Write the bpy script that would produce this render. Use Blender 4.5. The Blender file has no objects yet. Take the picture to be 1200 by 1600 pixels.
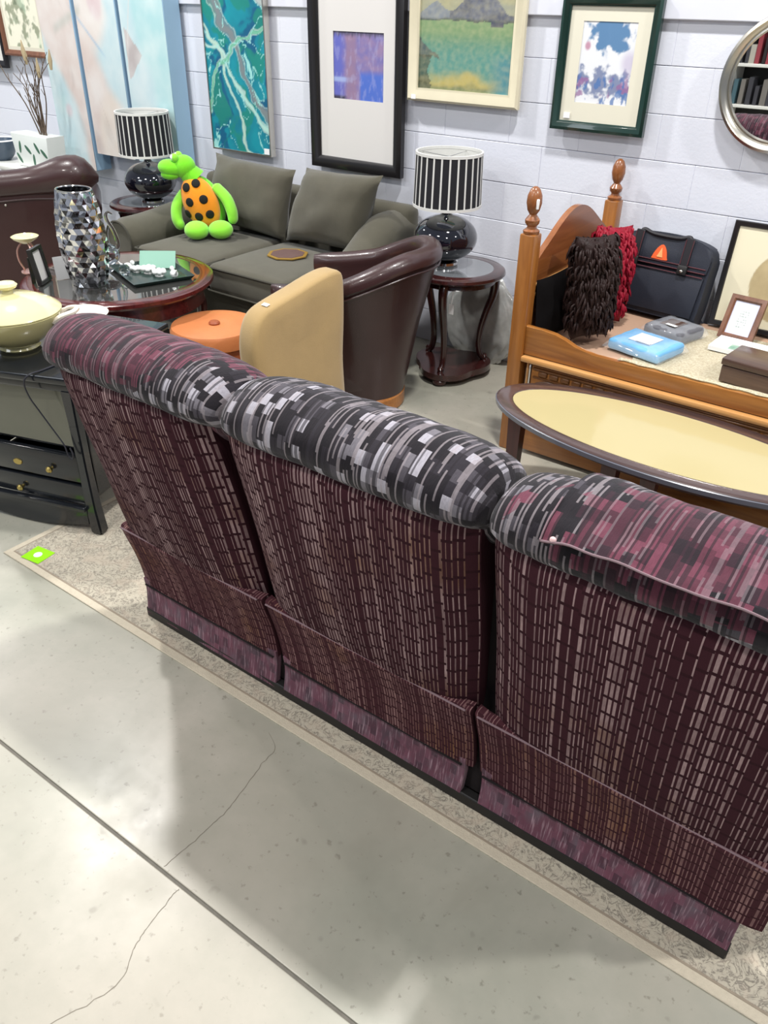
import bpy, bmesh, math, random
from math import sin, cos, pi, sqrt, floor, radians, atan2, exp
from mathutils import Vector, Matrix, noise
random.seed(7)
S = bpy.context.scene
COL = S.collection

# ------------------------------------------------------------------ camera
def make_camera():
    th, yaw, roll, f = radians(32.57), radians(180-53.8), radians(.936), 1276.
    h = Vector((cos(yaw), sin(yaw), 0)); up = Vector((0, 0, 1)); r = h.cross(up)
    F = h*cos(th)-up*sin(th); U = r.cross(F)
    R2 = r*cos(roll)+U*sin(roll); U2 = U*cos(roll)-r*sin(roll)
    cd = bpy.data.cameras.new('camera'); co = bpy.data.objects.new('camera', cd); COL.objects.link(co)
    m = Matrix((R2, U2, -F)).transposed().to_4x4(); m.translation = (0, 0, 1.9)
    co.matrix_world = m
    cd.sensor_fit = 'VERTICAL'; cd.sensor_height = 36; cd.lens = 36*f/1600; cd.clip_start = .05
    S.camera = co
make_camera()

# ------------------------------------------------------------------ world, lamps, exposure
S.view_settings.view_transform = 'Standard'; S.view_settings.look = 'None'
S.view_settings.gamma = 1; S.view_settings.use_curve_mapping = False
S.view_settings.exposure = -.12
W = bpy.data.worlds.new('hall'); S.world = W; W.use_nodes = True
bg = W.node_tree.nodes['Background']; bg.inputs[0].default_value = (.80, .87, 1, 1); bg.inputs[1].default_value = .34
def area(name, loc, sx, sy, power, col=(1, .98, .95), target=None):
    l = bpy.data.lights.new(name, 'AREA'); l.shape = 'RECTANGLE'; l.size = sx; l.size_y = sy; l.energy = power; l.color = col
    o = bpy.data.objects.new(name, l); COL.objects.link(o); o.location = loc
    if target: o.rotation_euler = (Vector(target)-Vector(loc)).to_track_quat('-Z', 'Y').to_euler()
    return o
for i, x in enumerate((-8.6, -4.8, -1.0, 2.8)):
    area('high_bay_lamp', (x, 2.6, 4.95), .26, .22, 188, (1, .985, .96))
for i, x in enumerate((-6.0, -2.2, 1.6)):
    area('high_bay_lamp', (x, -1.2, 5.2), .6, .4, 120, (1, .97, .92))
area('high_bay_lamp', (-4.5, -4.5, 4.6), 2.5, 1.5, 90, (.88, .94, 1), (-2.5, .6, 0))

# ------------------------------------------------------------------ colour helpers
def lin(c): return c/12.92 if c <= .04045 else ((c+.055)/1.055)**2.4
def rgb(*c):
    return tuple(lin(max(0, min(255, x))/255) for x in c)
def c4(c): return (c[0], c[1], c[2], 1)
def mixc(a, b, t):
    t = max(0., min(1., t)); return tuple(a[i]*(1-t)+b[i]*t for i in range(3))
def sst(a, b, x):
    t = max(0., min(1., (x-a)/(b-a))); return t*t*(3-2*t)

class NT:
    """tiny node-graph builder"""
    def __init__(s, name):
        s.m = bpy.data.materials.new(name); s.m.use_nodes = True
        s.t = s.m.node_tree; s.b = s.t.nodes['Principled BSDF']
    def n(s, typ, **kw):
        x = s.t.nodes.new(typ)
        for k, v in kw.items(): setattr(x, k, v)
        return x
    def put(s, inp, v):
        if isinstance(v, bpy.types.NodeSocket): s.t.links.new(v, inp)
        else:
            try: inp.default_value = v
            except Exception: inp.default_value = c4(v)
    def math(s, op, a, b=0., c=None):
        x = s.n('ShaderNodeMath', operation=op); s.put(x.inputs[0], a); s.put(x.inputs[1], b)
        if c is not None: s.put(x.inputs[2], c)
        return x.outputs[0]
    def mix(s, f, a, b, mode='MIX'):
        x = s.n('ShaderNodeMix', data_type='RGBA', blend_type=mode); s.put(x.inputs[0], f)
        for i, v in ((6, a), (7, b)):
            s.put(x.inputs[i], v if isinstance(v, bpy.types.NodeSocket) else c4(v))
        return x.outputs[2]
    def coord(s, which='Object', scale=None):
        o = s.n('ShaderNodeTexCoord').outputs[which]
        if scale is not None:
            mp = s.n('ShaderNodeMapping'); s.t.links.new(o, mp.inputs[0]); mp.inputs['Scale'].default_value = scale; o = mp.outputs[0]
        return o
    def noise(s, vec, scale, detail=3, rough=.55, dist=0.):
        x = s.n('ShaderNodeTexNoise'); s.t.links.new(vec, x.inputs['Vector']); x.inputs['Scale'].default_value = scale
        x.inputs['Detail'].default_value = detail; x.inputs['Roughness'].default_value = rough; x.inputs['Distortion'].default_value = dist
        return x.outputs[0]
    def wn(s, a, b=None):
        if b is None:
            x = s.n('ShaderNodeTexWhiteNoise', noise_dimensions='1D'); s.put(x.inputs['W'], a)
        else:
            x = s.n('ShaderNodeTexWhiteNoise', noise_dimensions='2D'); v = s.n('ShaderNodeCombineXYZ')
            s.put(v.inputs[0], a); s.put(v.inputs[1], b); s.t.links.new(v.outputs[0], x.inputs['Vector'])
        return x.outputs[0]
    def ramp(s, f, stops, interp='LINEAR'):
        x = s.n('ShaderNodeValToRGB'); x.color_ramp.interpolation = interp; e = x.color_ramp.elements
        while len(e) < len(stops): e.new(.5)
        for i, (p, c) in enumerate(stops): e[i].position = p; e[i].color = c4(c)
        s.t.links.new(f, x.inputs[0]); return x.outputs[0]
    def bump(s, h, strength=.3, dist=.01):
        x = s.n('ShaderNodeBump'); x.inputs['Strength'].default_value = strength; x.inputs['Distance'].default_value = dist
        s.t.links.new(h, x.inputs['Height']); s.t.links.new(x.outputs[0], s.b.inputs['Normal'])
    def set(s, **kw):
        for k, v in kw.items(): s.put(s.b.inputs[k.replace('_', ' ')], v if not (isinstance(v, tuple) and len(v) == 3) else c4(v))
        return s.m

def plain(name, col, rough=.5, metal=0., var=0., vscale=8., bump=0., bscale=120., coat=0., trans=0., ior=1.45, sheen=0., spec=.5, alpha=1.):
    t = NT(name); base = c4(col); co = t.coord()
    if var:
        nz = t.noise(co, vscale, 4)
        base = t.mix(nz, tuple(x*(1-var) for x in col), tuple(min(1, x*(1+var)) for x in col))
    t.set(Base_Color=base, Roughness=rough, Metallic=metal, Coat_Weight=coat, Transmission_Weight=trans, IOR=ior, Sheen_Weight=sheen, Specular_IOR_Level=spec, Alpha=alpha)
    if bump: t.bump(t.noise(co, bscale, 2), bump, .004)
    return t.m

def wood(name, c1, c2, axis=0, rough=.4, coat=.1, scale=5.):
    t = NT(name); sc = [scale*5]*3; sc[axis] = scale*.35
    co = t.coord('Object', sc); nz = t.noise(co, 1., 5, .6, .8)
    co2 = t.coord('Object', [x*4 for x in sc]); n2 = t.noise(co2, 1., 2)
    col = t.mix(t.ramp(nz, [(.32, (0, 0, 0)), (.68, (1, 1, 1))]), c1, c2)
    col = t.mix(t.math('MULTIPLY', n2, .35), col, tuple(x*.55 for x in c1))
    return t.set(Base_Color=col, Roughness=rough, Coat_Weight=coat, Coat_Roughness=.15)

def fabric_panel(name, vper=.056, uper=.0108, base=rgb(60, 30, 38), pale=rgb(176, 150, 150), gold=rgb(128, 92, 60), dark=rgb(44, 21, 27), dens=.14):
    t = NT(name); sp = t.n('ShaderNodeSeparateXYZ'); t.t.links.new(t.coord('UV'), sp.inputs[0]); u, v = sp.outputs[0], sp.outputs[1]
    k = t.math('FLOOR', t.math('DIVIDE', u, uper)); fu = t.math('FRACT', t.math('DIVIDE', u, uper))
    g = t.math('FLOOR', t.math('DIVIDE', t.math('ADD', u, .004), uper*2))
    w = t.math('MULTIPLY_ADD', t.math('GREATER_THAN', t.wn(k), .70), .19, t.math('MULTIPLY_ADD', t.wn(t.math('ADD', k, 3.3)), .09, .07))
    onu = t.math('LESS_THAN', t.math('ABSOLUTE', t.math('SUBTRACT', fu, .5)), w)
    vv = t.math('ADD', t.math('DIVIDE', v, vper), t.math('MULTIPLY', t.wn(t.math('ADD', g, 17.3)), 1.))
    onv = t.math('LESS_THAN', t.math('FRACT', vv), .85)
    pres = t.math('GREATER_THAN', t.wn(t.math('ADD', k, 31.7)), dens)
    cell = t.wn(k, t.math('FLOOR', vv))
    m = t.math('MULTIPLY', t.math('MULTIPLY', onu, onv), pres)
    m = t.math('MULTIPLY', m, t.math('MULTIPLY_ADD', cell, .55, .4))
    uv = t.coord('UV'); lo = t.noise(uv, 3.2, 3); fine = t.noise(t.coord('UV', (260, 60, 1)), 1., 2)
    pc = t.mix(t.ramp(lo, [(.52, (0, 0, 0)), (.72, (1, 1, 1))]), pale, gold)
    m = t.math('MULTIPLY', m, t.math('MULTIPLY_ADD', fine, .9, .5))
    bc = t.mix(onv, dark, base)
    bc = t.mix(t.math('MULTIPLY', t.noise(uv, 9., 2), .55), bc, tuple(x*.55 for x in base))
    col = t.mix(m, bc, pc); col = t.mix(t.math('MULTIPLY', t.noise(t.coord('UV', (70, 26, 1)), 1., 2), .35), col, base)
    t.set(Base_Color=col, Roughness=.9, Specular_IOR_Level=.12)
    t.bump(t.math('MULTIPLY_ADD', m, 1., t.math('MULTIPLY', fine, .5)), .35, .003)
    return t.m

def fabric_plaid(name):
    t = NT(name); uv = t.coord('UV'); sp = t.n('ShaderNodeSeparateXYZ'); t.t.links.new(uv, sp.inputs[0]); u, v = sp.outputs[0], sp.outputs[1]
    cu = t.math('FLOOR', t.math('DIVIDE', u, .021)); off = t.math('MULTIPLY', t.math('FLOOR', t.math('MULTIPLY', t.wn(cu), 3)), .33)
    cv = t.math('FLOOR', t.math('ADD', t.math('DIVIDE', v, .031), off))
    h = t.wn(cu, cv)
    fk = t.math('FLOOR', t.math('DIVIDE', u, .0042)); fh = t.wn(fk)
    fseg = t.wn(fk, t.math('FLOOR', t.math('ADD', t.math('DIVIDE', v, .07), fh)))
    streak = t.math('MULTIPLY', t.math('GREATER_THAN', fh, .64), t.math('GREATER_THAN', fseg, .45))
    grey = t.ramp(h, [(0, rgb(20, 18, 24)), (.38, rgb(38, 35, 42)), (.58, rgb(74, 70, 77)), (.76, rgb(116, 112, 119)), (.89, rgb(172, 168, 177))], 'CONSTANT')
    burg = t.ramp(h, [(0, rgb(70, 34, 47)), (.3, rgb(88, 44, 58)), (.62, rgb(108, 56, 72)), (.9, rgb(48, 28, 38))], 'CONSTANT')
    # the woven colour runs in wide bands across the sofa's length (grey in the middle, wine at both ends)
    lo = t.noise(t.coord('UV', (2.2, 2.2, 1)), 1., 3)
    uu = t.math('MULTIPLY_ADD', t.math('SUBTRACT', u, t.math('MULTIPLY', t.math('SUBTRACT', v, .08), .7)), .4, .9)      # x=-2.1..0.1 -> .06..0.94
    band = t.ramp(uu, [(0, (1, 1, 1)), (.235, (1, 1, 1)), (.275, (.3,)*3), (.30, (0, 0, 0)), (.60, (0, 0, 0)), (.645, (.5,)*3), (.655, (.1,)*3), (.69, (.35,)*3), (.73, (1, 1, 1))])
    vb = t.ramp(v, [(.10, (0, 0, 0)), (.19, (1, 1, 1))])
    wine = t.math('MULTIPLY', band, t.math('MULTIPLY_ADD', vb, .8, .2))
    wine = t.math('ADD', wine, t.math('MULTIPLY', t.math('SUBTRACT', lo, .5), .9))
    wine = t.math('GREATER_THAN', t.math('ADD', wine, t.math('MULTIPLY', t.math('SUBTRACT', h, .5), .5)), .5)
    col = t.mix(wine, grey, burg)
    sf = t.math('MULTIPLY', streak, t.math('MULTIPLY_ADD', wine, -.28, .5))
    col = t.mix(sf, col, rgb(168, 158, 162))
    dk = t.math('MULTIPLY', t.math('LESS_THAN', fh, .30), .7)
    col = t.mix(dk, col, rgb(26, 22, 28))
    fine = t.noise(t.coord('UV', (300, 90, 1)), 1., 2)
    col = t.mix(t.math('MULTIPLY', fine, .45), col, rgb(30, 20, 26))
    t.set(Base_Color=col, Roughness=.8, Sheen_Weight=.1, Specular_IOR_Level=.2)
    t.bump(t.math('ADD', fine, h), .3, .003)
    return t.m

def fabric_skirt(name):
    t = NT(name); uv = t.coord('UV')
    a = t.noise(t.coord('UV', (190, 14, 1)), 1., 3); b = t.noise(t.coord('UV', (13, 6, 1)), 1., 3)
    sp = t.n('ShaderNodeSeparateXYZ'); t.t.links.new(uv, sp.inputs[0])
    cu = t.math('FLOOR', t.math('DIVIDE', sp.outputs[0], .021)); off = t.wn(cu)
    h = t.wn(cu, t.math('FLOOR', t.math('ADD', t.math('DIVIDE', sp.outputs[1], .034), off)))
    col = t.ramp(b, [(.34, rgb(76, 58, 68)), (.5, rgb(98, 60, 74)), (.66, rgb(98, 82, 92))])
    col = t.mix(t.ramp(h, [(0, (.5,)*3), (.2, (0, 0, 0)), (.72, (0, 0, 0))], 'CONSTANT'), col, rgb(50, 36, 46))
    col = t.mix(t.ramp(h, [(0, (0, 0, 0)), (.72, (.4,)*3)], 'CONSTANT'), col, rgb(118, 72, 88))
    col = t.mix(t.ramp(a, [(.54, (0, 0, 0)), (.74, (.75,)*3)]), col, rgb(176, 148, 158))
    t.set(Base_Color=col, Roughness=.85, Sheen_Weight=.1, Specular_IOR_Level=.2); t.bump(a, .3, .003)
    return t.m

def vcol_mat(name, rough=.6, coat=0.):
    t = NT(name); a = t.n('ShaderNodeVertexColor'); a.layer_name = 'print'
    t.t.links.new(a.outputs[0], t.b.inputs['Base Color']); t.set(Roughness=rough, Coat_Weight=coat, Coat_Roughness=.05); return t.m

MAT = {}
def mats():
    m = MAT
    # painted concrete block
    t = NT('painted_block'); co = t.coord(); nz = t.noise(t.coord('Object', (1, 1, 1)), 60, 4)
    info = t.n('ShaderNodeObjectInfo'); col = t.mix(info.outputs['Random'], rgb(216, 219, 230), rgb(220, 223, 233))
    t.set(Base_Color=col, Roughness=.55); t.bump(nz, .25, .004); m['block'] = t.m
    m['mortar'] = plain('painted_mortar', rgb(206, 209, 220), .7)
    m['ledge'] = plain('ledge_paint', rgb(214, 216, 226), .5, var=.03)
    # polished concrete floor
    t = NT('polished_concrete'); co = t.coord()
    n1 = t.noise(co, 1.5, 5, .6, .4); n2 = t.noise(co, 7, 6, .65); n3 = t.noise(co, 45, 3); n4 = t.noise(co, .8, 2)
    col = t.ramp(n1, [(.3, rgb(146, 145, 132)), (.5, rgb(168, 166, 153)), (.7, rgb(186, 182, 170))])
    col = t.mix(t.ramp(n2, [(.35, (.0,)*3), (.68, (.6,)*3)]), col, rgb(152, 153, 140))
    col = t.mix(t.ramp(n3, [(.63, (0, 0, 0)), (.72, (.6,)*3)]), col, rgb(112, 110, 98))
    n5 = t.noise(co, 14, 2); col = t.mix(t.ramp(n5, [(.70, (0, 0, 0)), (.76, (.4,)*3)]), col, rgb(112, 110, 100))
    col = t.mix(t.ramp(n4, [(.45, (0, 0, 0)), (.7, (.35,)*3)]), col, rgb(186, 172, 158))
    t.set(Base_Color=col, Roughness=t.math('MULTIPLY_ADD', n2, .25, .22), Specular_IOR_Level=.5); t.bump(n3, .03, .003); m['floor'] = t.m
    m['sealant'] = plain('joint_filler', rgb(104, 100, 92), .7, var=.3, vscale=40)
    m['crack'] = plain('crack_dirt', rgb(128, 122, 110), .9)
    # rug
    t = NT('rug_pile'); co = t.coord()
    n1 = t.noise(co, 26, 4, .6, 2.6); n2 = t.noise(co, 9, 3, .6, 1.5); n3 = t.noise(co, 220, 2)
    col = t.ramp(n1, [(.38, rgb(192, 184, 166)), (.5, rgb(180, 172, 156)), (.545, rgb(112, 106, 98)), (.60, rgb(190, 182, 164))])
    col = t.mix(t.ramp(n2, [(.5, (0, 0, 0)), (.66, (.5,)*3)]), col, rgb(192, 176, 158))
    col = t.mix(t.math('MULTIPLY', n3, .3), col, rgb(158, 150, 134))
    t.set(Base_Color=col, Roughness=.95, Sheen_Weight=.2, Specular_IOR_Level=.1); t.bump(n3, .5, .004); m['rug'] = t.m
    m['rugedge'] = plain('rug_border', rgb(198, 188, 168), .95, var=.12, vscale=90, bump=.5, bscale=260)
    m['rugline'] = plain('rug_line', rgb(150, 138, 122), .95, var=.2, vscale=60)
    m['panel'] = fabric_panel('dashed_upholstery')
    m['band'] = fabric_panel('dashed_upholstery_band', .042, .0092, rgb(70, 38, 45), rgb(156, 122, 120), rgb(140, 100, 58), rgb(52, 27, 32))
    m['plaid'] = fabric_plaid('plaid_upholstery')
    m['skirt'] = fabric_skirt('wine_skirt_fabric')
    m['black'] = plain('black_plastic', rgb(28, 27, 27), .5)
    m['gapshade'] = plain('gap_shade_black', rgb(20, 12, 14), .95)  # near-black that paints the shade in gaps and seams
    m['piping'] = plain('pale_piping', rgb(126, 104, 110), .8)
    m['snap'] = plain('snap_pink', rgb(226, 190, 190), .35)
    m['lime'] = plain('lime_card', rgb(150, 226, 30), .5); m['white'] = plain('white_paper', rgb(236, 236, 236), .6)
    m['blacklac'] = plain('black_lacquer', rgb(24, 27, 32), .22, coat=.4, var=.15, vscale=5)
    m['olive'] = plain('smoked_panel', rgb(98, 98, 86), .18, coat=.3, var=.12, vscale=4)
    m['brass'] = plain('aged_brass', rgb(178, 158, 96), .3, 1.)
    m['cream'] = plain('cream_glaze', rgb(222, 214, 162), .12, coat=.6, var=.03)
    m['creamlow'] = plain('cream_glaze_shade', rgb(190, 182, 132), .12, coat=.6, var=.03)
    m['ivory'] = plain('ivory_glaze', rgb(232, 222, 206), .15, coat=.5)
    m['mahog'] = wood('mahogany', rgb(66, 20, 20), rgb(96, 36, 32), 0, .2, .6)
    m['mahogdark'] = wood('dark_mahogany', rgb(44, 20, 20), rgb(72, 34, 32), 0, .2, .6)
    m['mahogdarkz'] = wood('dark_mahogany_legs', rgb(40, 18, 18), rgb(62, 26, 26), 2, .2, .6)
    m['glassdark'] = plain('smoked_glass', rgb(60, 60, 58), .04, coat=1., spec=.8)
    m['glassgrey'] = plain('grey_glass', rgb(112, 116, 120), .05, coat=1., spec=.7)
    m['glass'] = plain('clear_glass', rgb(240, 245, 245), .02, trans=1., ior=1.45)
    t = NT('silver_mosaic_glints'); vo = t.n('ShaderNodeTexVoronoi'); t.t.links.new(t.coord(), vo.inputs['Vector']); vo.inputs['Scale'].default_value = 38
    sp = t.n('ShaderNodeSeparateColor'); t.t.links.new(vo.outputs['Color'], sp.inputs[0])
    t.set(Base_Color=t.ramp(sp.outputs[0], [(.0, rgb(110, 110, 112)), (.3, rgb(190, 190, 194)), (.6, rgb(252, 252, 254))]), Roughness=.08, Metallic=1.); t.bump(sp.outputs[1], .7, .012); m['silver'] = t.m  # cell tones put uneven reflections of the mosaic facets into the colour
    m['chrome'] = plain('chrome', rgb(215, 215, 215), .12, 1.)
    m['nickel'] = plain('brushed_nickel', rgb(196, 192, 182), .28, 1.)
    m['mirror'] = plain('mirror_glass', rgb(235, 235, 235), .01, 1.)
    m['leather'] = plain('brown_leather', rgb(58, 37, 37), .32, var=.2, vscale=4, bump=.15, bscale=160, coat=.25)
    m['leatherred'] = plain('oxblood_leather', rgb(54, 30, 29), .36, var=.2, vscale=4, bump=.15, bscale=160, coat=.2)
    m['oak'] = wood('honey_oak', rgb(150, 92, 40), rgb(182, 120, 58), 0, .35, .3)
    m['olivefab'] = plain('olive_chenille', rgb(82, 79, 68), .9, var=.16, vscale=14, bump=.35, bscale=320, sheen=.25, spec=.15)
    m['olivepip'] = plain('olive_welt', rgb(64, 62, 54), .9)
    m['tan'] = plain('tan_suede', rgb(164, 138, 94), .9, var=.14, vscale=7, bump=.25, bscale=240, sheen=.3, spec=.15)
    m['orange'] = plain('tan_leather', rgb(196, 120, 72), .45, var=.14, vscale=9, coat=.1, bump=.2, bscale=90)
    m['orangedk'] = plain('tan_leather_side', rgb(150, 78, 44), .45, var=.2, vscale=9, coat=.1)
    m['pinex'] = wood('pine_x', rgb(138, 84, 34), rgb(178, 118, 56), 0, .35, .35)
    m['pinez'] = wood('pine_z', rgb(134, 80, 30), rgb(172, 112, 50), 2, .35, .35)
    m['piney'] = wood('pine_y', rgb(128, 74, 36), rgb(158, 98, 54), 1, .32, .4)
    m['pinedk'] = wood('pine_carved', rgb(92, 54, 22), rgb(124, 78, 36), 0, .45, .2)
    m['pinelt'] = wood('pine_moulding', rgb(190, 136, 78), rgb(206, 156, 98), 0, .35, .3)
    m['ply'] = plain('bed_board', rgb(186, 152, 128), .6, var=.08)
    m['espresso'] = wood('espresso_rim', rgb(66, 50, 48), rgb(86, 66, 62), 0, .22, .5)
    m['cherry'] = wood('cherry_leg', rgb(62, 22, 26), rgb(84, 32, 34), 2, .3, .3)
    m['rimedge'] = plain('grey_rim_edge', rgb(96, 98, 108), .25, coat=.5)
    m['butter'] = plain('cream_backed_glass', rgb(178, 165, 122), .12, coat=.3, spec=.3)
    m['plushgreen'] = plain('green_plush', rgb(116, 214, 24), .9, var=.12, vscale=18, bump=.6, bscale=300, sheen=.4)
    m['plushlime'] = plain('pale_green_plush', rgb(140, 226, 56), .9, var=.1, vscale=18, bump=.6, bscale=300, sheen=.4)
    m['plushorange'] = plain('orange_plush', rgb(250, 150, 20), .9, var=.1, vscale=18, bump=.6, bscale=300, sheen=.3)
    m['plushblack'] = plain('black_plush', rgb(24, 26, 22), .9, bump=.5, bscale=300)
    m['navygloss'] = plain('navy_ceramic', rgb(12, 13, 24), .06, coat=1., spec=.7)
    m['shadeblack'] = plain('black_shade_cloth', rgb(24, 24, 30), .7, bump=.2, bscale=400)
    m['shadewhite'] = plain('white_shade_trim', rgb(214, 214, 210), .7)
    m['furbrown'] = plain('brown_fur', rgb(38, 24, 22), .5, var=.7, vscale=30, bump=.6, bscale=90, spec=.25)
    m['furred'] = plain('crimson_velvet', rgb(138, 14, 38), .5, var=.5, vscale=34, bump=.6, bscale=80, spec=.3)
    m['navynylon'] = plain('navy_nylon', rgb(34, 38, 50), .6, bump=.3, bscale=400)
    m['navydark'] = plain('navy_trim', rgb(26, 24, 30), .5)
    m['redthread'] = plain('maroon_seam', rgb(82, 36, 44), .7)
    m['flame'] = plain('orange_badge', rgb(226, 98, 52), .4); m['flame2'] = plain('pale_badge', rgb(240, 170, 110), .4)
    m['bluebed'] = plain('blue_bedding', rgb(108, 170, 214), .6, var=.15, vscale=20)
    m['greybed'] = plain('grey_bedding', rgb(92, 92, 98), .55, var=.15, vscale=20)
    m['film'] = plain('clear_wrap', rgb(235, 240, 246), .08, alpha=.16, spec=1., coat=.5)
    t = NT('lace_cloth'); co = t.coord(); n1 = t.noise(co, 120, 2)
    t.set(Base_Color=t.ramp(n1, [(.4, rgb(222, 212, 182)), (.6, rgb(244, 238, 214))]), Roughness=.9); t.bump(n1, .6, .004); m['lace'] = t.m
    m['walnut'] = wood('walnut_box', rgb(72, 52, 44), rgb(98, 74, 62), 0, .3, .3)
    m['frameblack'] = plain('black_frame_wood', rgb(26, 24, 26), .35, coat=.2)
    m['framecream'] = plain('cream_frame_wood', rgb(212, 204, 178), .45, var=.06, vscale=14)
    m['framegreen'] = plain('dark_green_frame', rgb(24, 50, 44), .25, coat=.4)
    m['framebrown'] = wood('brown_frame_wood', rgb(98, 62, 44), rgb(134, 88, 64), 2, .4, .2)
    m['mat'] = plain('picture_mat', rgb(226, 224, 218), .3, coat=.3); m['matcream'] = plain('cream_mat', rgb(222, 218, 200), .3, coat=.3)
    m['matgrey'] = plain('grey_mat', rgb(216, 213, 210), .3, coat=.4)
    m['bluewood'] = plain('pale_blue_edge', rgb(150, 182, 206), .6, var=.05)
    m['print'] = vcol_mat('printed_picture', .45, .15); m['printmatte'] = vcol_mat('painted_canvas', .6)
    m['pot'] = plain('white_pot', rgb(228, 234, 230), .3, coat=.3); m['leaf'] = plain('green_leaf_motif', rgb(64, 104, 84), .5)
    m['twig'] = plain('dried_twig', rgb(88, 74, 62), .8, var=.3, vscale=30); m['tuft'] = plain('dried_tuft', rgb(176, 160, 128), .9)
    m['navy'] = plain('navy_bowl', rgb(62, 78, 96), .3, coat=.3)
    m['traygreen'] = plain('dark_green_tray', rgb(34, 52, 48), .3, coat=.3); m['aqua'] = plain('aqua_card', rgb(132, 176, 158), .5)
    m['porcelain'] = plain('white_porcelain', rgb(238, 240, 238), .15, coat=.5)
    m['pinkmetal'] = plain('rose_stem', rgb(200, 158, 148), .25, .6)
    m['goldtrim'] = plain('gold_trim', rgb(178, 142, 70), .4, .5); m['plum'] = plain('plum_print', rgb(92, 70, 66), .6, var=.3, vscale=50)
    m['cord'] = plain('dark_cord', rgb(38, 38, 46), .4)
    m['shelfwhite'] = plain('white_shelf_paint', rgb(226, 226, 220), .4)
    m['bagplastic'] = plain('grey_plastic_bag', rgb(176, 178, 176), .1, var=.5, vscale=11, coat=.5, spec=.7)
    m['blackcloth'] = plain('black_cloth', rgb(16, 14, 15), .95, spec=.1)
    m['darkcloth'] = plain('dark_cloth', rgb(66, 68, 64), .9, var=.2, vscale=10)
    for i, c in enumerate(((60, 60, 66), (120, 116, 110), (176, 172, 160), (40, 34, 36), (150, 60, 70), (70, 100, 110), (200, 196, 186))):
        m['book%d' % i] = plain('book_cloth_%d' % i, rgb(*c), .6)
mats()

# ------------------------------------------------------------------ mesh helpers
def link(name, bm, mat, parent=None, smooth=True, auto=None):
    me = bpy.data.meshes.new(name)
    bmesh.ops.recalc_face_normals(bm, faces=bm.faces[:])
    if smooth:
        for f in bm.faces: f.smooth = True
        a = radians(auto if auto else 38)
        for e in bm.edges:
            if len(e.link_faces) == 2 and e.calc_face_angle(0) > a: e.smooth = False
    bm.to_mesh(me); bm.free()
    for mm in (mat if isinstance(mat, (list, tuple)) else [mat]): me.materials.append(mm)
    o = bpy.data.objects.new(name, me); COL.objects.link(o)
    if parent: o.parent = parent
    return o
def tag(o, label, cat, group=None):
    o['label'] = label; o['category'] = cat
    if group: o['group'] = group
    return o
def thing(name, label, cat, loc=(0, 0, 0), rz=0., group=None):
    o = bpy.data.objects.new(name, None); COL.objects.link(o); o.empty_display_size = .1
    o.location = loc; o.rotation_euler = (0, 0, rz); return tag(o, label, cat, group)
def struct(o): o['kind'] = 'structure'; return o
def stuff(o): o['kind'] = 'stuff'; return o
def copy_tree(o, parent=None):
    c = o.copy(); COL.objects.link(c)
    if parent: c.parent = parent
    for ch in [x for x in bpy.data.objects if x.parent == o]: copy_tree(ch, c)
    return c

def box(bm, c, s, bev=0., seg=2, rot=None, mi=0):
    r = bmesh.ops.create_cube(bm, size=1.); vs = r['verts']
    for v in vs: v.co = Vector((v.co.x*s[0], v.co.y*s[1], v.co.z*s[2]))
    if bev:
        es = list({e for v in vs for e in v.link_edges})
        n0 = set(bm.verts) - set(vs)
        bmesh.ops.bevel(bm, geom=es, offset=bev, segments=seg, affect='EDGES', profile=.5)
        vs = [v for v in bm.verts if v not in n0]
    for v in vs:
        if rot is not None: v.co = rot @ v.co
        v.co += Vector(c)
    if mi:
        for f in {f for v in vs for f in v.link_faces}: f.material_index = mi
    return vs
def lathe(bm, prof, seg=28, c=(0, 0, 0), rx=1., ry=1.):
    rings = []
    for r, z in prof:
        if r < 1e-5: rings.append([bm.verts.new((c[0], c[1], c[2]+z))])
        else: rings.append([bm.verts.new((c[0]+r*rx*cos(2*pi*i/seg), c[1]+r*ry*sin(2*pi*i/seg), c[2]+z)) for i in range(seg)])
    for a, b in zip(rings, rings[1:]):
        for i in range(seg):
            j = (i+1) % seg
            if len(a) == 1 and len(b) == 1: break
            if len(a) == 1: bm.faces.new((a[0], b[i], b[j]))
            elif len(b) == 1: bm.faces.new((a[i], a[j], b[0]))
            else: bm.faces.new((a[i], a[j], b[j], b[i]))
    return bm
def tube(bm, pts, rad, seg=8, cap=True, flat=1.):
    P = [Vector(p) for p in pts]; rs = rad if isinstance(rad, (list, tuple)) else [rad]*len(P)
    up = Vector((0, 0, 1)); rings = []; prev = None
    for i, p in enumerate(P):
        t = (P[min(i+1, len(P)-1)]-P[max(i-1, 0)]).normalized()
        if prev is None: a = t.cross(up if abs(t.z) < .9 else Vector((1, 0, 0))).normalized()
        else: a = (prev-t*prev.dot(t)).normalized()
        prev = a; b = t.cross(a)
        rings.append([bm.verts.new(p+(a*cos(2*pi*k/seg)+b*sin(2*pi*k/seg)*flat)*rs[i]) for k in range(seg)])
    for A, B in zip(rings, rings[1:]):
        for k in range(seg): bm.faces.new((A[k], A[(k+1) % seg], B[(k+1) % seg], B[k]))
    if cap:
        bm.faces.new(rings[0][::-1]); bm.faces.new(rings[-1])
    return bm
def smooth_path(pts, n=6):
    P = [Vector(p) for p in pts]; out = []
    for i in range(len(P)-1):
        p0, p1, p2, p3 = P[max(i-1, 0)], P[i], P[i+1], P[min(i+2, len(P)-1)]
        for k in range(n):
            t = k/n
            out.append(.5*((2*p1)+(p2-p0)*t+(2*p0-5*p1+4*p2-p3)*t*t+(3*p1-p0-3*p2+p3)*t**3))
    out.append(P[-1]); return out
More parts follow.
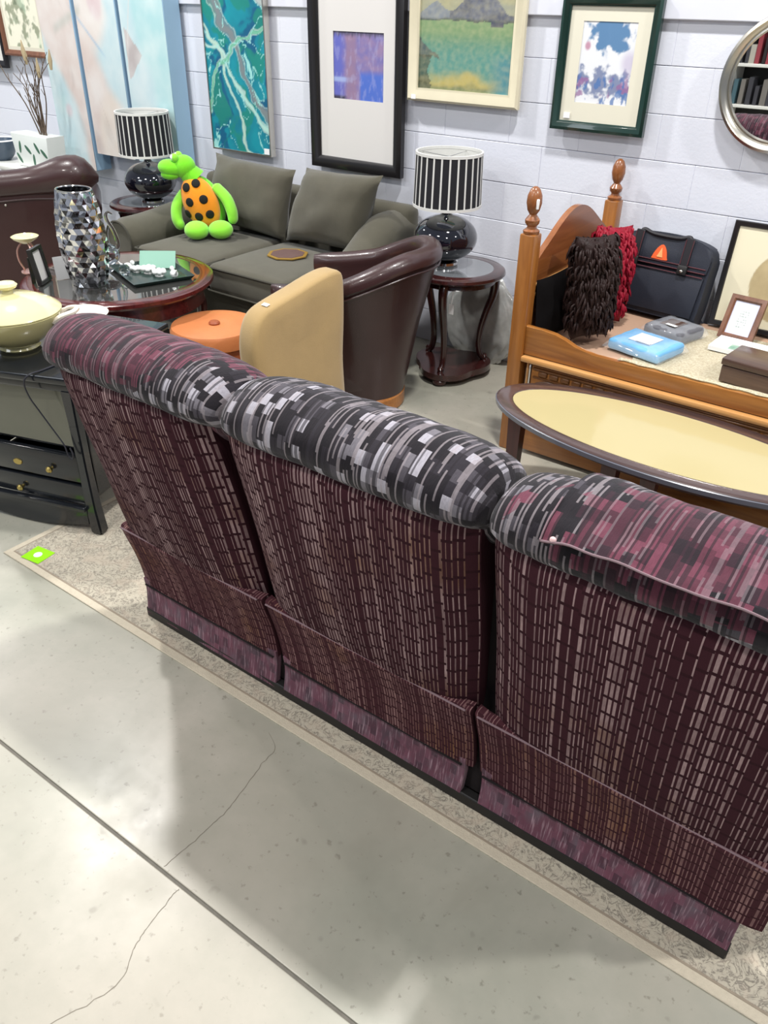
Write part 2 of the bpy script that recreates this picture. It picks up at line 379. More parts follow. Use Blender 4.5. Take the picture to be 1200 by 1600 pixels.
def prism(bm, poly, d, axis='y', base=0., bev=0.):
    """poly of 2D points extruded along an axis: 'y' -> (x,z), 'x' -> (y,z), 'z' -> (x,y)"""
    def mk(p, h):
        return {'y': (p[0], h, p[1]), 'x': (h, p[0], p[1]), 'z': (p[0], p[1], h)}[axis]
    a = [bm.verts.new(mk(p, base)) for p in poly]; b = [bm.verts.new(mk(p, base+d)) for p in poly]
    n = len(poly); fs = [bm.faces.new(a[::-1]), bm.faces.new(b)]
    for i in range(n): fs.append(bm.faces.new((a[i], a[(i+1) % n], b[(i+1) % n], b[i])))
    if bev:
        es = [e for f in fs[:2] for e in f.edges]
        bmesh.ops.bevel(bm, geom=es, offset=bev, segments=2, affect='EDGES', profile=.5)
    return bm
def loft(bm, rings, us=None, vs=None, closed=True, cap=True):
    """rings of points; optional uv: us per ring, vs per point (metres)"""
    uvl = bm.loops.layers.uv.verify() if us is not None else None
    V = [[bm.verts.new(p) for p in r] for r in rings]; n = len(rings[0])
    m = n if closed else n-1
    for i in range(len(V)-1):
        for j in range(m):
            k = (j+1) % n
            f = bm.faces.new((V[i][j], V[i][k], V[i+1][k], V[i+1][j]))
            if uvl:
                vk = vs[k] if k > j else vs[j]+(vs[1]-vs[0])
                for l, (u, v) in zip(f.loops, ((us[i], vs[j]), (us[i], vk), (us[i+1], vk), (us[i+1], vs[j]))): l[uvl].uv = (u, v)
    if cap and closed:
        for i in (0, -1):
            f = bm.faces.new(V[i] if i else V[i][::-1])
            if uvl:
                idx = {v: j for j, v in enumerate(V[i])}
                for l in f.loops: l[uvl].uv = (us[i]+(.5 if i else -.5)*.02, vs[idx[l.vert]])
    return bm
def spline2(pts, n=8, closed=False):
    P = [Vector((p[0], p[1])) for p in pts]; N = len(P); out = []
    rng = range(N) if closed else range(N-1)
    for i in rng:
        g = (lambda k: P[k % N]) if closed else (lambda k: P[max(0, min(N-1, k))])
        p0, p1, p2, p3 = g(i-1), g(i), g(i+1), g(i+2)
        for k in range(n):
            t = k/n
            out.append(.5*((2*p1)+(p2-p0)*t+(2*p0-5*p1+4*p2-p3)*t*t+(3*p1-p0-3*p2+p3)*t**3))
    if not closed: out.append(P[-1])
    return out
def arcs(pts):
    o = [0.]
    for a, b in zip(pts, pts[1:]): o.append(o[-1]+(b-a).length)
    return o
def ball(bm, c, r, seg=18, rings=12, rot=None):
    v0 = set(bm.verts); bmesh.ops.create_uvsphere(bm, u_segments=seg, v_segments=rings, radius=1.)
    for v in bm.verts:
        if v not in v0:
            v.co = Vector((v.co.x*r[0], v.co.y*r[1], v.co.z*r[2]))
            if rot is not None: v.co = rot @ v.co
            v.co += Vector(c)
def pillow(bm, w, h, t, n=14, pinch=.1, amp=.01, seed=0, e=2.6):
    """cushion in the local x-z plane, thickness along y"""
    V = {}
    for s in (-1, 1):
        for i in range(n+1):
            for j in range(n+1):
                a, b = 2*i/n-1, 2*j/n-1
                if s == 1 and (i in (0, n) or j in (0, n)): V[s, i, j] = V[-1, i, j]; continue
                th = max(0., (1-abs(a)**e))**.5*max(0., (1-abs(b)**e))**.5
                k = 1-pinch*(1-b*b)*abs(a)**3; k2 = 1-pinch*(1-a*a)*abs(b)**3
                d = noise.noise(Vector((a*1.7+seed, b*1.7, s)))*amp*(1 if th > 0 else .5)
                V[s, i, j] = bm.verts.new((a*w/2*k, s*th*t/2+d*s, b*h/2*k2+d*.5))
        for i in range(n):
            for j in range(n):
                q = [V[s, i, j], V[s, i+1, j], V[s, i+1, j+1], V[s, i, j+1]]
                bm.faces.new(q if s == -1 else q[::-1])
    return bm
def xf(bm, M):
    bmesh.ops.transform(bm, matrix=M, verts=bm.verts[:]); return bm
def cushion_box(bm, c, s, bev, puff=0., n=1):
    vs = box(bm, (0, 0, 0), s, bev, 4)
    bmesh.ops.subdivide_edges(bm, edges=[e for e in bm.edges if e.calc_length() > .12], cuts=4, use_grid_fill=True)
    for v in bm.verts:
        a, b = v.co.x/(s[0]/2), v.co.y/(s[1]/2)
        v.co.z += puff*max(0, 1-a*a)*max(0, 1-b*b)*(1 if v.co.z > 0 else 0)
        v.co += Vector(c)
    return bm
def picture(name, w, h, nx, ny, fn, mat, parent=None, y=0.):
    """flat print in the local x-z plane facing -y; fn(u, v) -> linear rgb, v up"""
    bm = bmesh.new(); lay = bm.verts.layers.float_color.new('print'); G = []
    for j in range(ny+1):
        row = []
        for i in range(nx+1):
            u, v = i/nx, j/ny; p = bm.verts.new(((u-.5)*w, y, (v-.5)*h)); p[lay] = c4(fn(u, v)); row.append(p)
        G.append(row)
    for j in range(ny):
        for i in range(nx): bm.faces.new((G[j][i], G[j][i+1], G[j+1][i+1], G[j+1][i]))
    return link(name, bm, mat, parent, smooth=False)
def frame_ring(bm, w, h, prof):
    """mitred frame in x-z plane; prof = closed list of (inset, y)"""
    rings = []
    for sx, sz in ((-1, -1), (1, -1), (1, 1), (-1, 1)):
        rings.append([bm.verts.new((sx*(w/2-i), y, sz*(h/2-i))) for i, y in prof])
    n = len(prof)
    for k in range(4):
        A, B = rings[k], rings[(k+1) % 4]
        for j in range(n): bm.faces.new((A[j], B[j], B[(j+1) % n], A[(j+1) % n]))
    return bm
def fbm(x, y, s=0., o=4):
    return noise.fractal(Vector((x, y, s)), 1., 2., o)

# ================================================================== SETTING
def build_setting():
    m = MAT
    # floor: two slabs with an open joint between them
    fl = bpy.data.objects.new('floor', None); COL.objects.link(fl); struct(fl)
    def slab(y0l, y0r, y1l, y1r):
        bm = bmesh.new(); xl, xr = -9., 4.5
        prism(bm, [(xl, y0l), (xr, y0r), (xr, y1r), (xl, y1l)], .12, 'z', -.12, .0025)
        return link('concrete_slab', bm, m['floor'], fl, smooth=False)
    g = .0045
    def jy(x): return .690+.0135*(x+1.2)
    slab(-5.5, -5.5, jy(-9)-g, jy(4.5)-g); slab(jy(-9)+g, jy(4.5)+g, 4.4, 4.4)
    bm = bmesh.new(); prism(bm, [(-9, jy(-9)-g), (4.5, jy(4.5)-g), (4.5, jy(4.5)+g), (-9, jy(-9)+g)], .03, 'z', -.035)
    link('joint_filler', bm, m['sealant'], fl, smooth=False)
    for pts in ([(-1.193, .70), (-1.188, .78), (-1.187, .858), (-1.19, .93), (-1.209, 1.026), (-1.225, 1.10), (-1.232, 1.156), (-1.29, 1.19)],
                [(-1.115, .682), (-1.113, .65), (-1.098, .568), (-1.085, .52), (-1.049, .454), (-1.062, .38), (-1.093, .302), (-1.10, .2)]):
        bm = bmesh.new(); P = smooth_path([(x, y, .0004) for x, y in pts], 8)
        L = []; R = []
        for i, p in enumerate(P):
            w = .0011+.0007*noise.noise(Vector((i*.7, 0, 3))); j = .004*noise.noise(Vector((i*.45, 5, 0)))
            L.append(bm.verts.new((p.x-w+j, p.y, p.z))); R.append(bm.verts.new((p.x+w+j, p.y, p.z)))
        for i in range(len(P)-1): bm.faces.new((L[i], R[i], R[i+1], L[i+1]))
        link('crack', bm, m['crack'], fl, smooth=False)
    # block wall
    wl = bpy.data.objects.new('wall_back', None); COL.objects.link(wl); struct(wl)
    bm = bmesh.new(); box(bm, (-3.4, 4.335, 1.7), (11.2, .2, 3.4)); link('wall_core', bm, m['mortar'], wl, smooth=False)
    bm = bmesh.new(); box(bm, (0, 0, 0), (.4062, .02, .2005), .0022, 1); xf(bm, Matrix.Translation((0, .01, 0)))
    b0 = link('block', bm, m['block'], wl, smooth=False)
    first = True
    for r in range(10):
        for k in range(24):
            x = -8.2+.4064*(k+(.5 if r % 2 else 0)); z = .1015+.203*r
            o = b0 if first else b0.copy()
            if not first: COL.objects.link(o)
            first = False; o.location = (x, 4.226+random.uniform(-.0008, .0008), z)
    # ledge beam along the top of the blocks
    bm = bmesh.new(); box(bm, (-3.4, 4.22, 2.1), (11.2, .042, .585), .004, 2)
    struct(link('trim_1', bm, m['ledge'], None, smooth=False))
build_setting()

# ================================================================== PATTERNED SOFA
def build_sofa():
    m = MAT
    T = thing('reclining_sofa', 'burgundy and grey patterned three seat reclining sofa seen from behind on the rug', 'sofa', (-1, 1.8, .008))
    ox, oy, oz = T.location
    def L(p): return (p[0]-ox, p[1]-oy, p[2]-oz)
    mods = [(-2.02, -1.375), (-1.352, -.668), (-.632, .10)]
    # base
    bm = bmesh.new(); box(bm, L((-.985, 1.336, .029)), (2.04, .03, .040), .004, 1); link('base_rail', bm, m['black'], T)
    bm = bmesh.new(); prism(bm, [(1.352-oy, .04), (2.15-oy, .04), (2.15-oy, .36), (1.45-oy, .36), (1.42-oy, .90), (1.29-oy, .90), (1.36-oy, .42)], 2.0, 'x', -2.0-ox); link('gap_shade_core', bm, m['gapshade'], T, smooth=False)  # black core added behind the panels to darken the gaps between seats
    sk = [(-2.0, -1.378), (-1.348, -.690), (-.640, .035)]
    bn = [(-2.01, -1.372), (-1.362, -.665), (-.655, .085)]
    for i, (x0, x1) in enumerate(mods):
        # ---- head roll
        top = [1.153, 1.156, 1.145][i]
        prof = [(1.20, .985), (1.165, 1.008), (1.128, 1.042), (1.126, 1.085), (1.155, 1.126), (1.22, top), (1.30, top-.014), (1.37, top-.055), (1.41, 1.03), (1.41, .92), (1.34, .88), (1.26, .92)]
        P = spline2(prof, 5, True); V = arcs(P+[P[0]])
        cy = sum(p.x for p in P)/len(P); cz = sum(p.y for p in P)/len(P)
        rx0, rx1 = [(-2.015, -1.345), (-1.325, -.625), (-.608, .14)][i]
        n = 44; rings = []; us = []
        for k in range(n+1):
            a = -1+2*k/n; a = a if abs(a) < .999 else .999*(1 if a > 0 else -1)
            a = sin(a*pi/2)*.35+a*.65
            x = (rx0+rx1)/2+a*(rx1-rx0)/2
            sc = (1-abs(a)**9)**.5 if abs(a) < 1 else .0
            sc = .62+.38*sc; droop = ([.036, .026, .02][i] if a > 0 else [.010, .02, .02][i])*abs(a)**4
            ring = []
            for j, p in enumerate(P):
                # shallow vertical tucks
                d = noise.noise(Vector((x*9, j*.09, i*7.)))*.007+noise.noise(Vector((x*26, j*.12, i*3.)))*.0035
                ny, nz = p.x-cy, p.y-cz; ln = sqrt(ny*ny+nz*nz)
                ring.append(L((x, cy+ny*sc+ny/ln*d, cz+nz*sc+nz/ln*d-droop*max(0, nz)/.12)))
            rings.append(ring); us.append(x)
        bm = bmesh.new(); loft(bm, rings, us, [v+.02 for v in V[:-1]]); link('head_roll', bm, m['plaid'], T)
        # ---- back panel : rounded slab hugging the profile
        px = [((-2.012, -1.425), (-2.02, -1.395)), ((-1.352, -.632), (-1.362, -.672)), ((-.605, .12), (-.625, .09))][i]
        pp = spline2([(1.292, .36), (1.262, .50), (1.228, .68), (1.19, .84), (1.155, 1.00), (1.17, 1.04)], 6); pv = arcs(pp)
        NX = 30; rings = []; us = []
        for k in range(NX+1):
            a = -1+2*k/NX; a2 = sin(a*pi/2)*.5+a*.5
            fw = []
            for j, p in enumerate(pp):
                t = j/(len(pp)-1); xa = px[1][0]*(1-t)+px[0][0]*t; xb = px[1][1]*(1-t)+px[0][1]*t
                x = (xa+xb)/2+a2*(xb-xa)/2
                edge = abs(a2)**8
                bul = -.022*(1-a2*a2)*sin(pi*min(1, t*1.1)) + .05*edge
                bul += .004*noise.noise(Vector((x*4, p.y*4, i)))
                fw.append((L((x, p.x+bul, p.y)), x))
            bk = []
            for j in range(len(pp)-1, -1, -1):
                p = pp[j]; x = fw[j][1]; bk.append(L((x, p.x+.14, p.y)))
            rings.append([q[0] for q in fw]+bk); us.append(fw[0][1])
        vs = pv+[pv[-1]+.1+(pv[-1]-pv[j]) for j in range(len(pp)-1, -1, -1)]
        bm = bmesh.new(); loft(bm, rings, us, vs); link('back_panel', bm, m['panel'], T)
        # ---- lower band and skirt (thin folded sheets, flaring outward at the foot)
        def sheet(name, xr, prof, mat, th=.02, wob=.004, flare=0.):
            q = spline2(prof, 5); qv = arcs(q); rings = []; us = []
            NN = 28
            for k in range(NN+1):
                a = -1+2*k/NN; ring = []
                for side in (0, 1):
                    seq = range(len(q)) if not side else range(len(q)-1, -1, -1)
                    for j in seq:
                        t = j/(len(q)-1); x = xr[0]+(xr[1]-xr[0])*k/NN+flare*a*(1-t)
                        d = wob*noise.noise(Vector((x*7, q[j].y*7, i+xr[0])))
                        ring.append(L((x, q[j].x+d+side*th+.012*abs(a)**10*(0 if name == 'skirt' else 1), q[j].y)))
                rings.append(ring); us.append(xr[0]+(xr[1]-xr[0])*k/NN)
            vv = qv+[qv[-1]+.02+qv[-1]-qv[j] for j in range(len(q)-1, -1, -1)]
            bm = bmesh.new(); loft(bm, rings, us, vv); return link(name, bm, mat, T)
        sheet('skirt', sk[i], [(1.320, [.030, .046, .050][i]), (1.329, .09), (1.333, .13), (1.328, .175)], m['skirt'], flare=-.004)
        sheet('lower_band', bn[i], [(1.327, .150), (1.322, .19), (1.304, .29), (1.281, .378), (1.274, .408), (1.284, .416)], m['band'], flare=-.006)
        bm = bmesh.new(); tube(bm, [L((bn[i][0]+.012+(bn[i][1]-bn[i][0]-.024)*k/12, 1.276, .412)) for k in range(13)], .0028, 6); link('band_piping', bm, m['piping'], T)
        bm = bmesh.new(); tube(bm, [L((bn[i][0]+.02+(sk[i][1]-bn[i][0]-.03)*k/12, 1.3265, .152)) for k in range(13)], .0035, 6); link('seam_shade_line', bm, m['gapshade'], T)  # dark line put in for the shade along the band seam
        # ---- seat cushion and footrest on the far side
        bm = bmesh.new(); cushion_box(bm, L(((x0+x1)/2+(.08, 0, -.10)[i], 1.80, .43)), (x1-x0-.03-(.14 if i != 1 else 0), .72, .16), .05, .03); link('seat_cushion', bm, m['skirt'], T)
        bm = bmesh.new(); cushion_box(bm, L(((x0+x1)/2, 2.19, .22)), (x1-x0-.03, .08, .34), .03, 0); link('footrest', bm, m['skirt'], T)
    for x in (-1.915, .02):
        bm = bmesh.new(); box(bm, L((x, 1.88, .31)), (.17, .74, .58), .06, 4); link('armrest', bm, m['skirt'], T)
    # ---- loose headrest flap snapped over the right-hand roll
    prof = [(1.112, 1.100), (1.121, 1.118), (1.148, 1.140), (1.21, 1.158), (1.29, 1.149), (1.36, 1.112), (1.415, 1.05)]
    q = spline2(prof, 6); qv = arcs(q); xs = [-.468+.62*k/44 for k in range(45)]
    rings = []; edge = []
    for x in xs:
        ring = []; t = (x+.468)/.62
        lift = .016*sin(pi*min(1, t*1.5))+.010
        dz = .002+.030*sin(pi*min(1, t*1.25))+.004*sin(t*12)-.012*t
        for j, p in enumerate(q):
            w = max(0, 1-j/12.); ring.append(L((x, p.x-lift*w-.004+.004*noise.noise(Vector((x*14, j*.2, 2))), p.y+dz*w+.004*noise.noise(Vector((x*18, j*.15, 5)))+.004)))
        edge.append(ring[0]); rings.append(ring)
    rr = [r+[(p[0], p[1]+.004, p[2]-.006) for p in reversed(r)] for r in rings]
    bm = bmesh.new(); loft(bm, rr, [x+.012 for x in xs], [v+.13 for v in qv]+[v+.13 for v in reversed(qv)])
    fl = link('headrest_flap', bm, m['plaid'], T)
    bm = bmesh.new(); tube(bm, edge, .0022, 6); tube(bm, [(p[0]-.001, p[1]-.001, p[2]+.002) for p in rings[0][:16]], .0018, 6)
    o = link('piping', bm, m['piping'], fl)
    bm = bmesh.new(); ball(bm, (rings[1][2][0]+.008, rings[1][2][1]-.002, rings[1][2][2]+.003), (.0065, .005, .0065), 12, 8); link('snap_button', bm, m['snap'], fl)
    # black boxes added to darken the gaps between the seats
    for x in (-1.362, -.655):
        bm = bmesh.new(); box(bm, L((x, 1.42, .11)), (.045, .05, .16), .01, 2); link('gap_shade_box', bm, m['black'], T)
build_sofa()

def build_rug():
    m = MAT
    T = thing('area_rug', 'long beige and grey floral rug lying under the patterned sofa', 'rug', (-1.1, 1.73, 0))
    # inset field, line and border all lie in one thin pile
    w, h = 3.33, 1.0
    bm = bmesh.new(); box(bm, (0, 0, .003), (w, h, .006), .002, 1); link('border', bm, m['rugedge'], T)
    bm = bmesh.new(); box(bm, (0, 0, .004), (w-.055, h-.055, .0065), .001, 1); link('border_line', bm, m['rugline'], T)
    bm = bmesh.new(); box(bm, (0, 0, .0045), (w-.068, h-.068, .007), .001, 1); link('field', bm, m['rug'], T)
build_rug()
def price_tag():
    T = thing('price_tag', 'lime green square price card lying on the rug corner', 'tag', (-2.635, 1.30, .0095), radians(8))
    bm = bmesh.new(); box(bm, (0, 0, 0), (.095, .085, .0012)); link('card', bm, MAT['lime'], T, smooth=False)
    bm = bmesh.new(); lathe(bm, [(0, .0012), (.017, .0012), (.017, .0007)], 20); link('white_patch', bm, MAT['white'], T)
price_tag()
# ================================================================== LEFT CABINET AND ITS THINGS
def local(o, rz):
    c, s = cos(rz), sin(rz)
    return lambda x, y, z=0.: (o[0]+x*c-y*s, o[1]+x*s+y*c, o[2]+z)
CAB_RZ = radians(17.7)
CAB_O = (-2.58, 1.56, 0)
def build_cabinet():
    m = MAT
    T = thing('low_cabinet', 'low black lacquered cabinet with brass knobs at the left end of the sofa', 'cabinet', CAB_O, CAB_RZ)
    w, d = .67, .62     # local x runs 0 -> -w, y runs 0 (front) -> d
    bm = bmesh.new(); prism(bm, [(.03, -.035), (.03, d), (-w-.03, d), (-w-.03, -.035), (-w/2, -.06)], .028, 'z', .665, .008); link('cabinet_top', bm, m['blacklac'], T)
    bm = bmesh.new(); prism(bm, [(.015, -.02), (.015, d-.01), (-w-.015, d-.01), (-w-.015, -.02), (-w/2, -.04)], .035, 'z', .63, .008); link('top_moulding', bm, m['blacklac'], T)
    bm = bmesh.new()
    for x in (-.012, -w+.012): box(bm, (x, d/2, .40), (.024, d-.06, .46), .003, 1)
    box(bm, (-w/2, d-.02, .38), (w, .012, .50)); box(bm, (-w/2, d/2, .372), (w-.03, d-.05, .02), .003, 1); box(bm, (-w/2, d/2, .155), (w-.03, d-.05, .02), .003, 1)
    link('carcass', bm, m['blacklac'], T)
    bm = bmesh.new(); box(bm, (-w/2, .012, .505), (w-.05, .01, .245), .002, 1); link('smoked_panel', bm, m['olive'], T)
    for z0, z1, kn, ky in ((.235, .355, (-.165, -.505), .283), (.13, .222, (-.335,), .166)):
        bm = bmesh.new(); box(bm, (-w/2, -.002, (z0+z1)/2), (w-.075, .028, z1-z0), .006, 2)
        dr = link('drawer', bm, m['blacklac'], T)
        for x in kn:
            bm = bmesh.new(); lathe(bm, [(0, 0), (.007, 0), (.006, .008), (.013, .014), (.014, .022), (.008, .028), (0, .029)], 16)
            xf(bm, Matrix.Translation((x, -.016, ky)) @ Matrix.Rotation(radians(90), 4, 'X')); link('knob', bm, m['brass'], dr)
        if len(kn) > 1:
            bm = bmesh.new(); lathe(bm, [(0, .004), (.02, .004), (.022, .001), (.022, 0)], 24, rx=1., ry=.62)
            xf(bm, Matrix.Translation((-.33, -.016, .28)) @ Matrix.Rotation(radians(90), 4, 'X')); link('escutcheon', bm, m['brass'], dr)
    # bowed apron
    poly = [(-.03, .12), (-w+.03, .12), (-w+.03, .05)]+[(-w+.03+(w-.06)*k/12, .05-.042*sin(pi*k/12)) for k in range(1, 12)]+[(-.03, .05)]
    bm = bmesh.new(); prism(bm, poly, .03, 'y', -.03, .004); link('apron', bm, m['blacklac'], T)
    bm = bmesh.new(); box(bm, (-w/2, -.028, .122), (w-.06, .03, .018), .006, 2); link('apron_moulding', bm, m['blacklac'], T)
    for x, y in ((-.015, .0), (-w+.015, .0), (-.02, d-.05), (-w+.02, d-.05)):
        bm = bmesh.new(); s = 1 if x > -.3 else -1
        rings = []
        for z, r, o in ((.0085 if s > 0 else 0, .020, .015), (.02, .026, .014), (.12, .024, 0), (.30, .021, -.004), (.50, .022, -.004), (.635, .026, 0)):
            rings.append([(x+o*s+r*a, y-o*.6*(1 if y < .1 else -1)+r*b, z) for a, b in ((-1, -1), (1, -1), (1, 1), (-1, 1))])
        loft(bm, rings); bmesh.ops.bevel(bm, geom=[e for e in bm.edges if abs(e.verts[0].co.z-e.verts[1].co.z) > .01], offset=.006, segments=2, affect='EDGES'); link('leg', bm, m['blacklac'], T)
    P = local(CAB_O, CAB_RZ)
    # tureen
    tx = P(-.36, .17, .6935)
    t = thing('tureen', 'pale cream lidded tureen standing on the black cabinet', 'tureen', tx, radians(40))
    bm = bmesh.new(); lathe(bm, [(0, .0), (.072, 0), (.08, .008), (.074, .018), (.10, .034), (.148, .075), (.178, .125), (.183, .142), (.176, .146), (.165, .14), (.09, .05), (0, .035)], 40); link('bowl', bm, m['creamlow'], t)
    bm = bmesh.new(); lathe(bm, [(.181, .145), (.184, .150), (.176, .158), (.15, .176), (.10, .198), (.04, .21), (.022, .216), (.02, .228), (.036, .236), (.042, .246), (.034, .254), (0, .257)], 40); link('lid', bm, m['cream'], t)
    for s in (1, -1):
        bm = bmesh.new(); tube(bm, smooth_path([(s*.165, -.045, .115), (s*.20, -.05, .138), (s*.238, -.03, .148), (s*.243, 0, .148), (s*.238, .03, .148), (s*.20, .05, .138), (s*.165, .045, .115)], 5), .0105, 8); link('handle', bm, m['ivory'], t)
    # dish behind it
    t = tag(link('dish', lathe(bmesh.new(), [(0, 0), (.06, 0), (.064, .006), (.09, .03), (.112, .048), (.114, .052), (.108, .052), (.085, .034), (.05, .012), (0, .01)], 36), m['ivory']), 'shallow ivory dish showing its rim behind the sofa back', 'dish')
    t.location = P(-.285, .465, .6935)
    # cord
    pts = [P(-.10, .09, .697), P(-.12, .0, .697), P(-.135, -.055, .698), P(-.15, -.072, .67), P(-.15, -.062, .61), P(-.13, -.05, .55), P(-.085, -.05, .48), P(-.055, -.045, .42), P(-.045, -.045, .375), P(-.03, -.045, .36), P(-.022, -.045, .385), P(-.03, -.045, .41)]
    tag(link('power_cord', tube(bmesh.new(), smooth_path(pts, 8), .0032, 6), m['cord']), 'thin dark cord dangling over the front of the black cabinet', 'cord')
build_cabinet()

# ================================================================== ROUND COFFEE TABLE AND ITS THINGS
RT = (-3.83, 2.73, 0); RTZ = .56
def build_round_table():
    m = MAT
    T = thing('coffee_table', 'round mahogany coffee table with dark glass top before the olive loveseat', 'table', RT)
    bm = bmesh.new(); lathe(bm, [(.425, .535), (.47, .518), (.50, .522), (.512, .535), (.51, .552), (.495, .56), (.445, .5605), (.428, .557)], 56)
    bmesh.ops.remove_doubles(bm, verts=bm.verts, dist=1e-5); link('table_top', bm, m['mahog'], T)
    bm = bmesh.new(); lathe(bm, [(0, .559), (.440, .559), (.440, .545), (0, .545)], 56); link('glass_inset', bm, m['glassdark'], T)
    bm = bmesh.new(); lathe(bm, [(.43, .52), (.44, .49), (.45, .44), (.455, .425), (.44, .425), (.43, .44), (.42, .49), (.415, .535)], 56); link('apron', bm, m['mahog'], T)
    for k in range(4):
        a = pi/4+k*pi/2; bm = bmesh.new()
        pts = [(.40, .46), (.43, .40), (.42, .30), (.385, .18), (.37, .08), (.40, .02), (.415, .0)]
        P = [(r*cos(a), r*sin(a), z) for r, z in pts]
        tube(bm, smooth_path(P, 5), [.034, .034, .033, .033, .032, .031, .03, .029, .028, .027, .026, .025, .024, .023, .022, .021, .020, .020, .020, .020, .020, .021, .022, .023, .024, .026, .027, .028, .028, .028, .028][:31], 10); link('leg', bm, m['mahogdark'], T)
    bm = bmesh.new(); lathe(bm, [(0, .12), (.36, .12), (.375, .13), (.36, .14), (0, .14)], 40); link('lower_shelf', bm, m['mahogdark'], T)
    z = RTZ+.001
    # faceted silver vase
    v = thing('vase', 'tall silver mosaic vase tapering at both ends on the round table', 'vase', (-3.83, 2.545, z))
    prof = [(.098+.04*sin(pi*min(1, (h/.475)*.95+.0))**.9-.006*(h/.475), h) for h in [.475*k/17 for k in range(18)]]
    N = 22; bm = bmesh.new(); rings = []
    for i, (r, h) in enumerate(prof):
        rings.append([bm.verts.new((r*(1.0+(.055 if (k+i) % 2 else -.03))*cos(2*pi*(k+.5*(i % 2))/N), r*.8*(1+(.055 if (k+i) % 2 else -.03))*sin(2*pi*(k+.5*(i % 2))/N), h)) for k in range(N)])
    for i in range(len(rings)-1):
        for k in range(N):
            a, b = rings[i], rings[i+1]; k2 = (k+1) % N
            if i % 2 == 0: bm.faces.new((a[k], a[k2], b[k])); bm.faces.new((a[k2], b[k2], b[k]))
            else: bm.faces.new((a[k], b[k2], b[k])); bm.faces.new((a[k], a[k2], b[k2]))
    bm.faces.new(rings[0][::-1])
    link('body', bm, m['silver'], v, smooth=False)
    bm = bmesh.new(); pts = [(.099*cos(2*pi*k/24), .079*sin(2*pi*k/24), .475) for k in range(25)]; tube(bm, pts, .005, 6, cap=False); link('rim', bm, m['chrome'], v)
    # small black photo frame
    f = thing('photo_frame', 'small black standing photo frame left of the silver vase', 'photo frame', (-4.03, 2.395, z), radians(122))
    bm = bmesh.new(); frame_ring(bm, .125, .185, [(0, -.012), (0, .012), (.016, .012), (.016, .0), (.016, -.010)]); xf(bm, Matrix.Translation((0, 0, .0935)) @ Matrix.Rotation(radians(-8), 4, 'X')); link('frame', bm, m['frameblack'], f)
    bm = bmesh.new(); box(bm, (0, .004, 0), (.10, .006, .16)); xf(bm, Matrix.Translation((0, 0, .0935)) @ Matrix.Rotation(radians(-8), 4, 'X')); link('photo', bm, m['matgrey'], f)
    bm = bmesh.new(); box(bm, (0, .05, .066), (.04, .004, .135), rot=None); link('easel_back', bm, m['frameblack'], f)
    o = tag(link('card', xf(box_bm((0, 0, .06), (.075, .002, .12)), Matrix.Rotation(radians(-6), 4, 'X')), m['white'], smooth=False), 'thin white card standing between photo frame and silver vase', 'card')
    o.location = (-3.995, 2.50, z); o.rotation_euler = (0, 0, radians(70))
    # goblet
    g = thing('candle_holder', 'yellow cupped candle holder on looping rose stems', 'candle holder', (-4.25, 2.475, z), radians(-40))
    bm = bmesh.new(); lathe(bm, [(0, .155), (.03, .158), (.066, .182), (.072, .192), (.066, .194), (.05, .182), (0, .172)], 30); link('cup', bm, m['cream'], g)
    bm = bmesh.new(); lathe(bm, [(0, 0), (.055, 0), (.056, .006), (0, .012)], 26); link('foot', bm, m['pinkmetal'], g)
    for a in (0, 2.1, 4.2):
        bm = bmesh.new(); tube(bm, smooth_path([(.045*cos(a), .045*sin(a), .008), (.058*cos(a+.3), .058*sin(a+.3), .06), (.052*cos(a+.5), .052*sin(a+.5), .12), (.024*cos(a+.6), .024*sin(a+.6), .158)], 6), .005, 8); link('stem', bm, m['pinkmetal'], g)
    # tray with ornaments
    tr = thing('serving_tray', 'dark green square tray holding white ornaments on the round table', 'tray', (-3.71, 2.86, z), radians(-20))
    bm = bmesh.new(); prism(bm, [(-.19, -.15), (.19, -.15), (.19, .15), (-.19, .15)], .006, 'z', 0, .002)
    link('tray_base', bm, m['traygreen'], tr)
    bm = bmesh.new(); rings = []
    for sx, sy in ((-1, -1), (1, -1), (1, 1), (-1, 1)): rings.append([(sx*(.19+o), sy*(.15+o), h) for o, h in ((-.004, .003), (.016, .022), (.020, .021), (.002, .0))])
    rings.append(rings[0]); loft(bm, rings, cap=False); link('tray_rim', bm, m['traygreen'], tr, auto=20)
    Q = local((-3.71, 2.86, z), radians(-20))
    o = tag(link('leaflet', xf(box_bm((0, 0, .05), (.20, .004, .10)), Matrix.Rotation(radians(-38), 4, 'X')), m['aqua'], smooth=False), 'aqua green leaflet leaning at the back of the tray', 'leaflet'); o.location = Q(-.06, .055, .010); o.rotation_euler = (0, 0, radians(38))
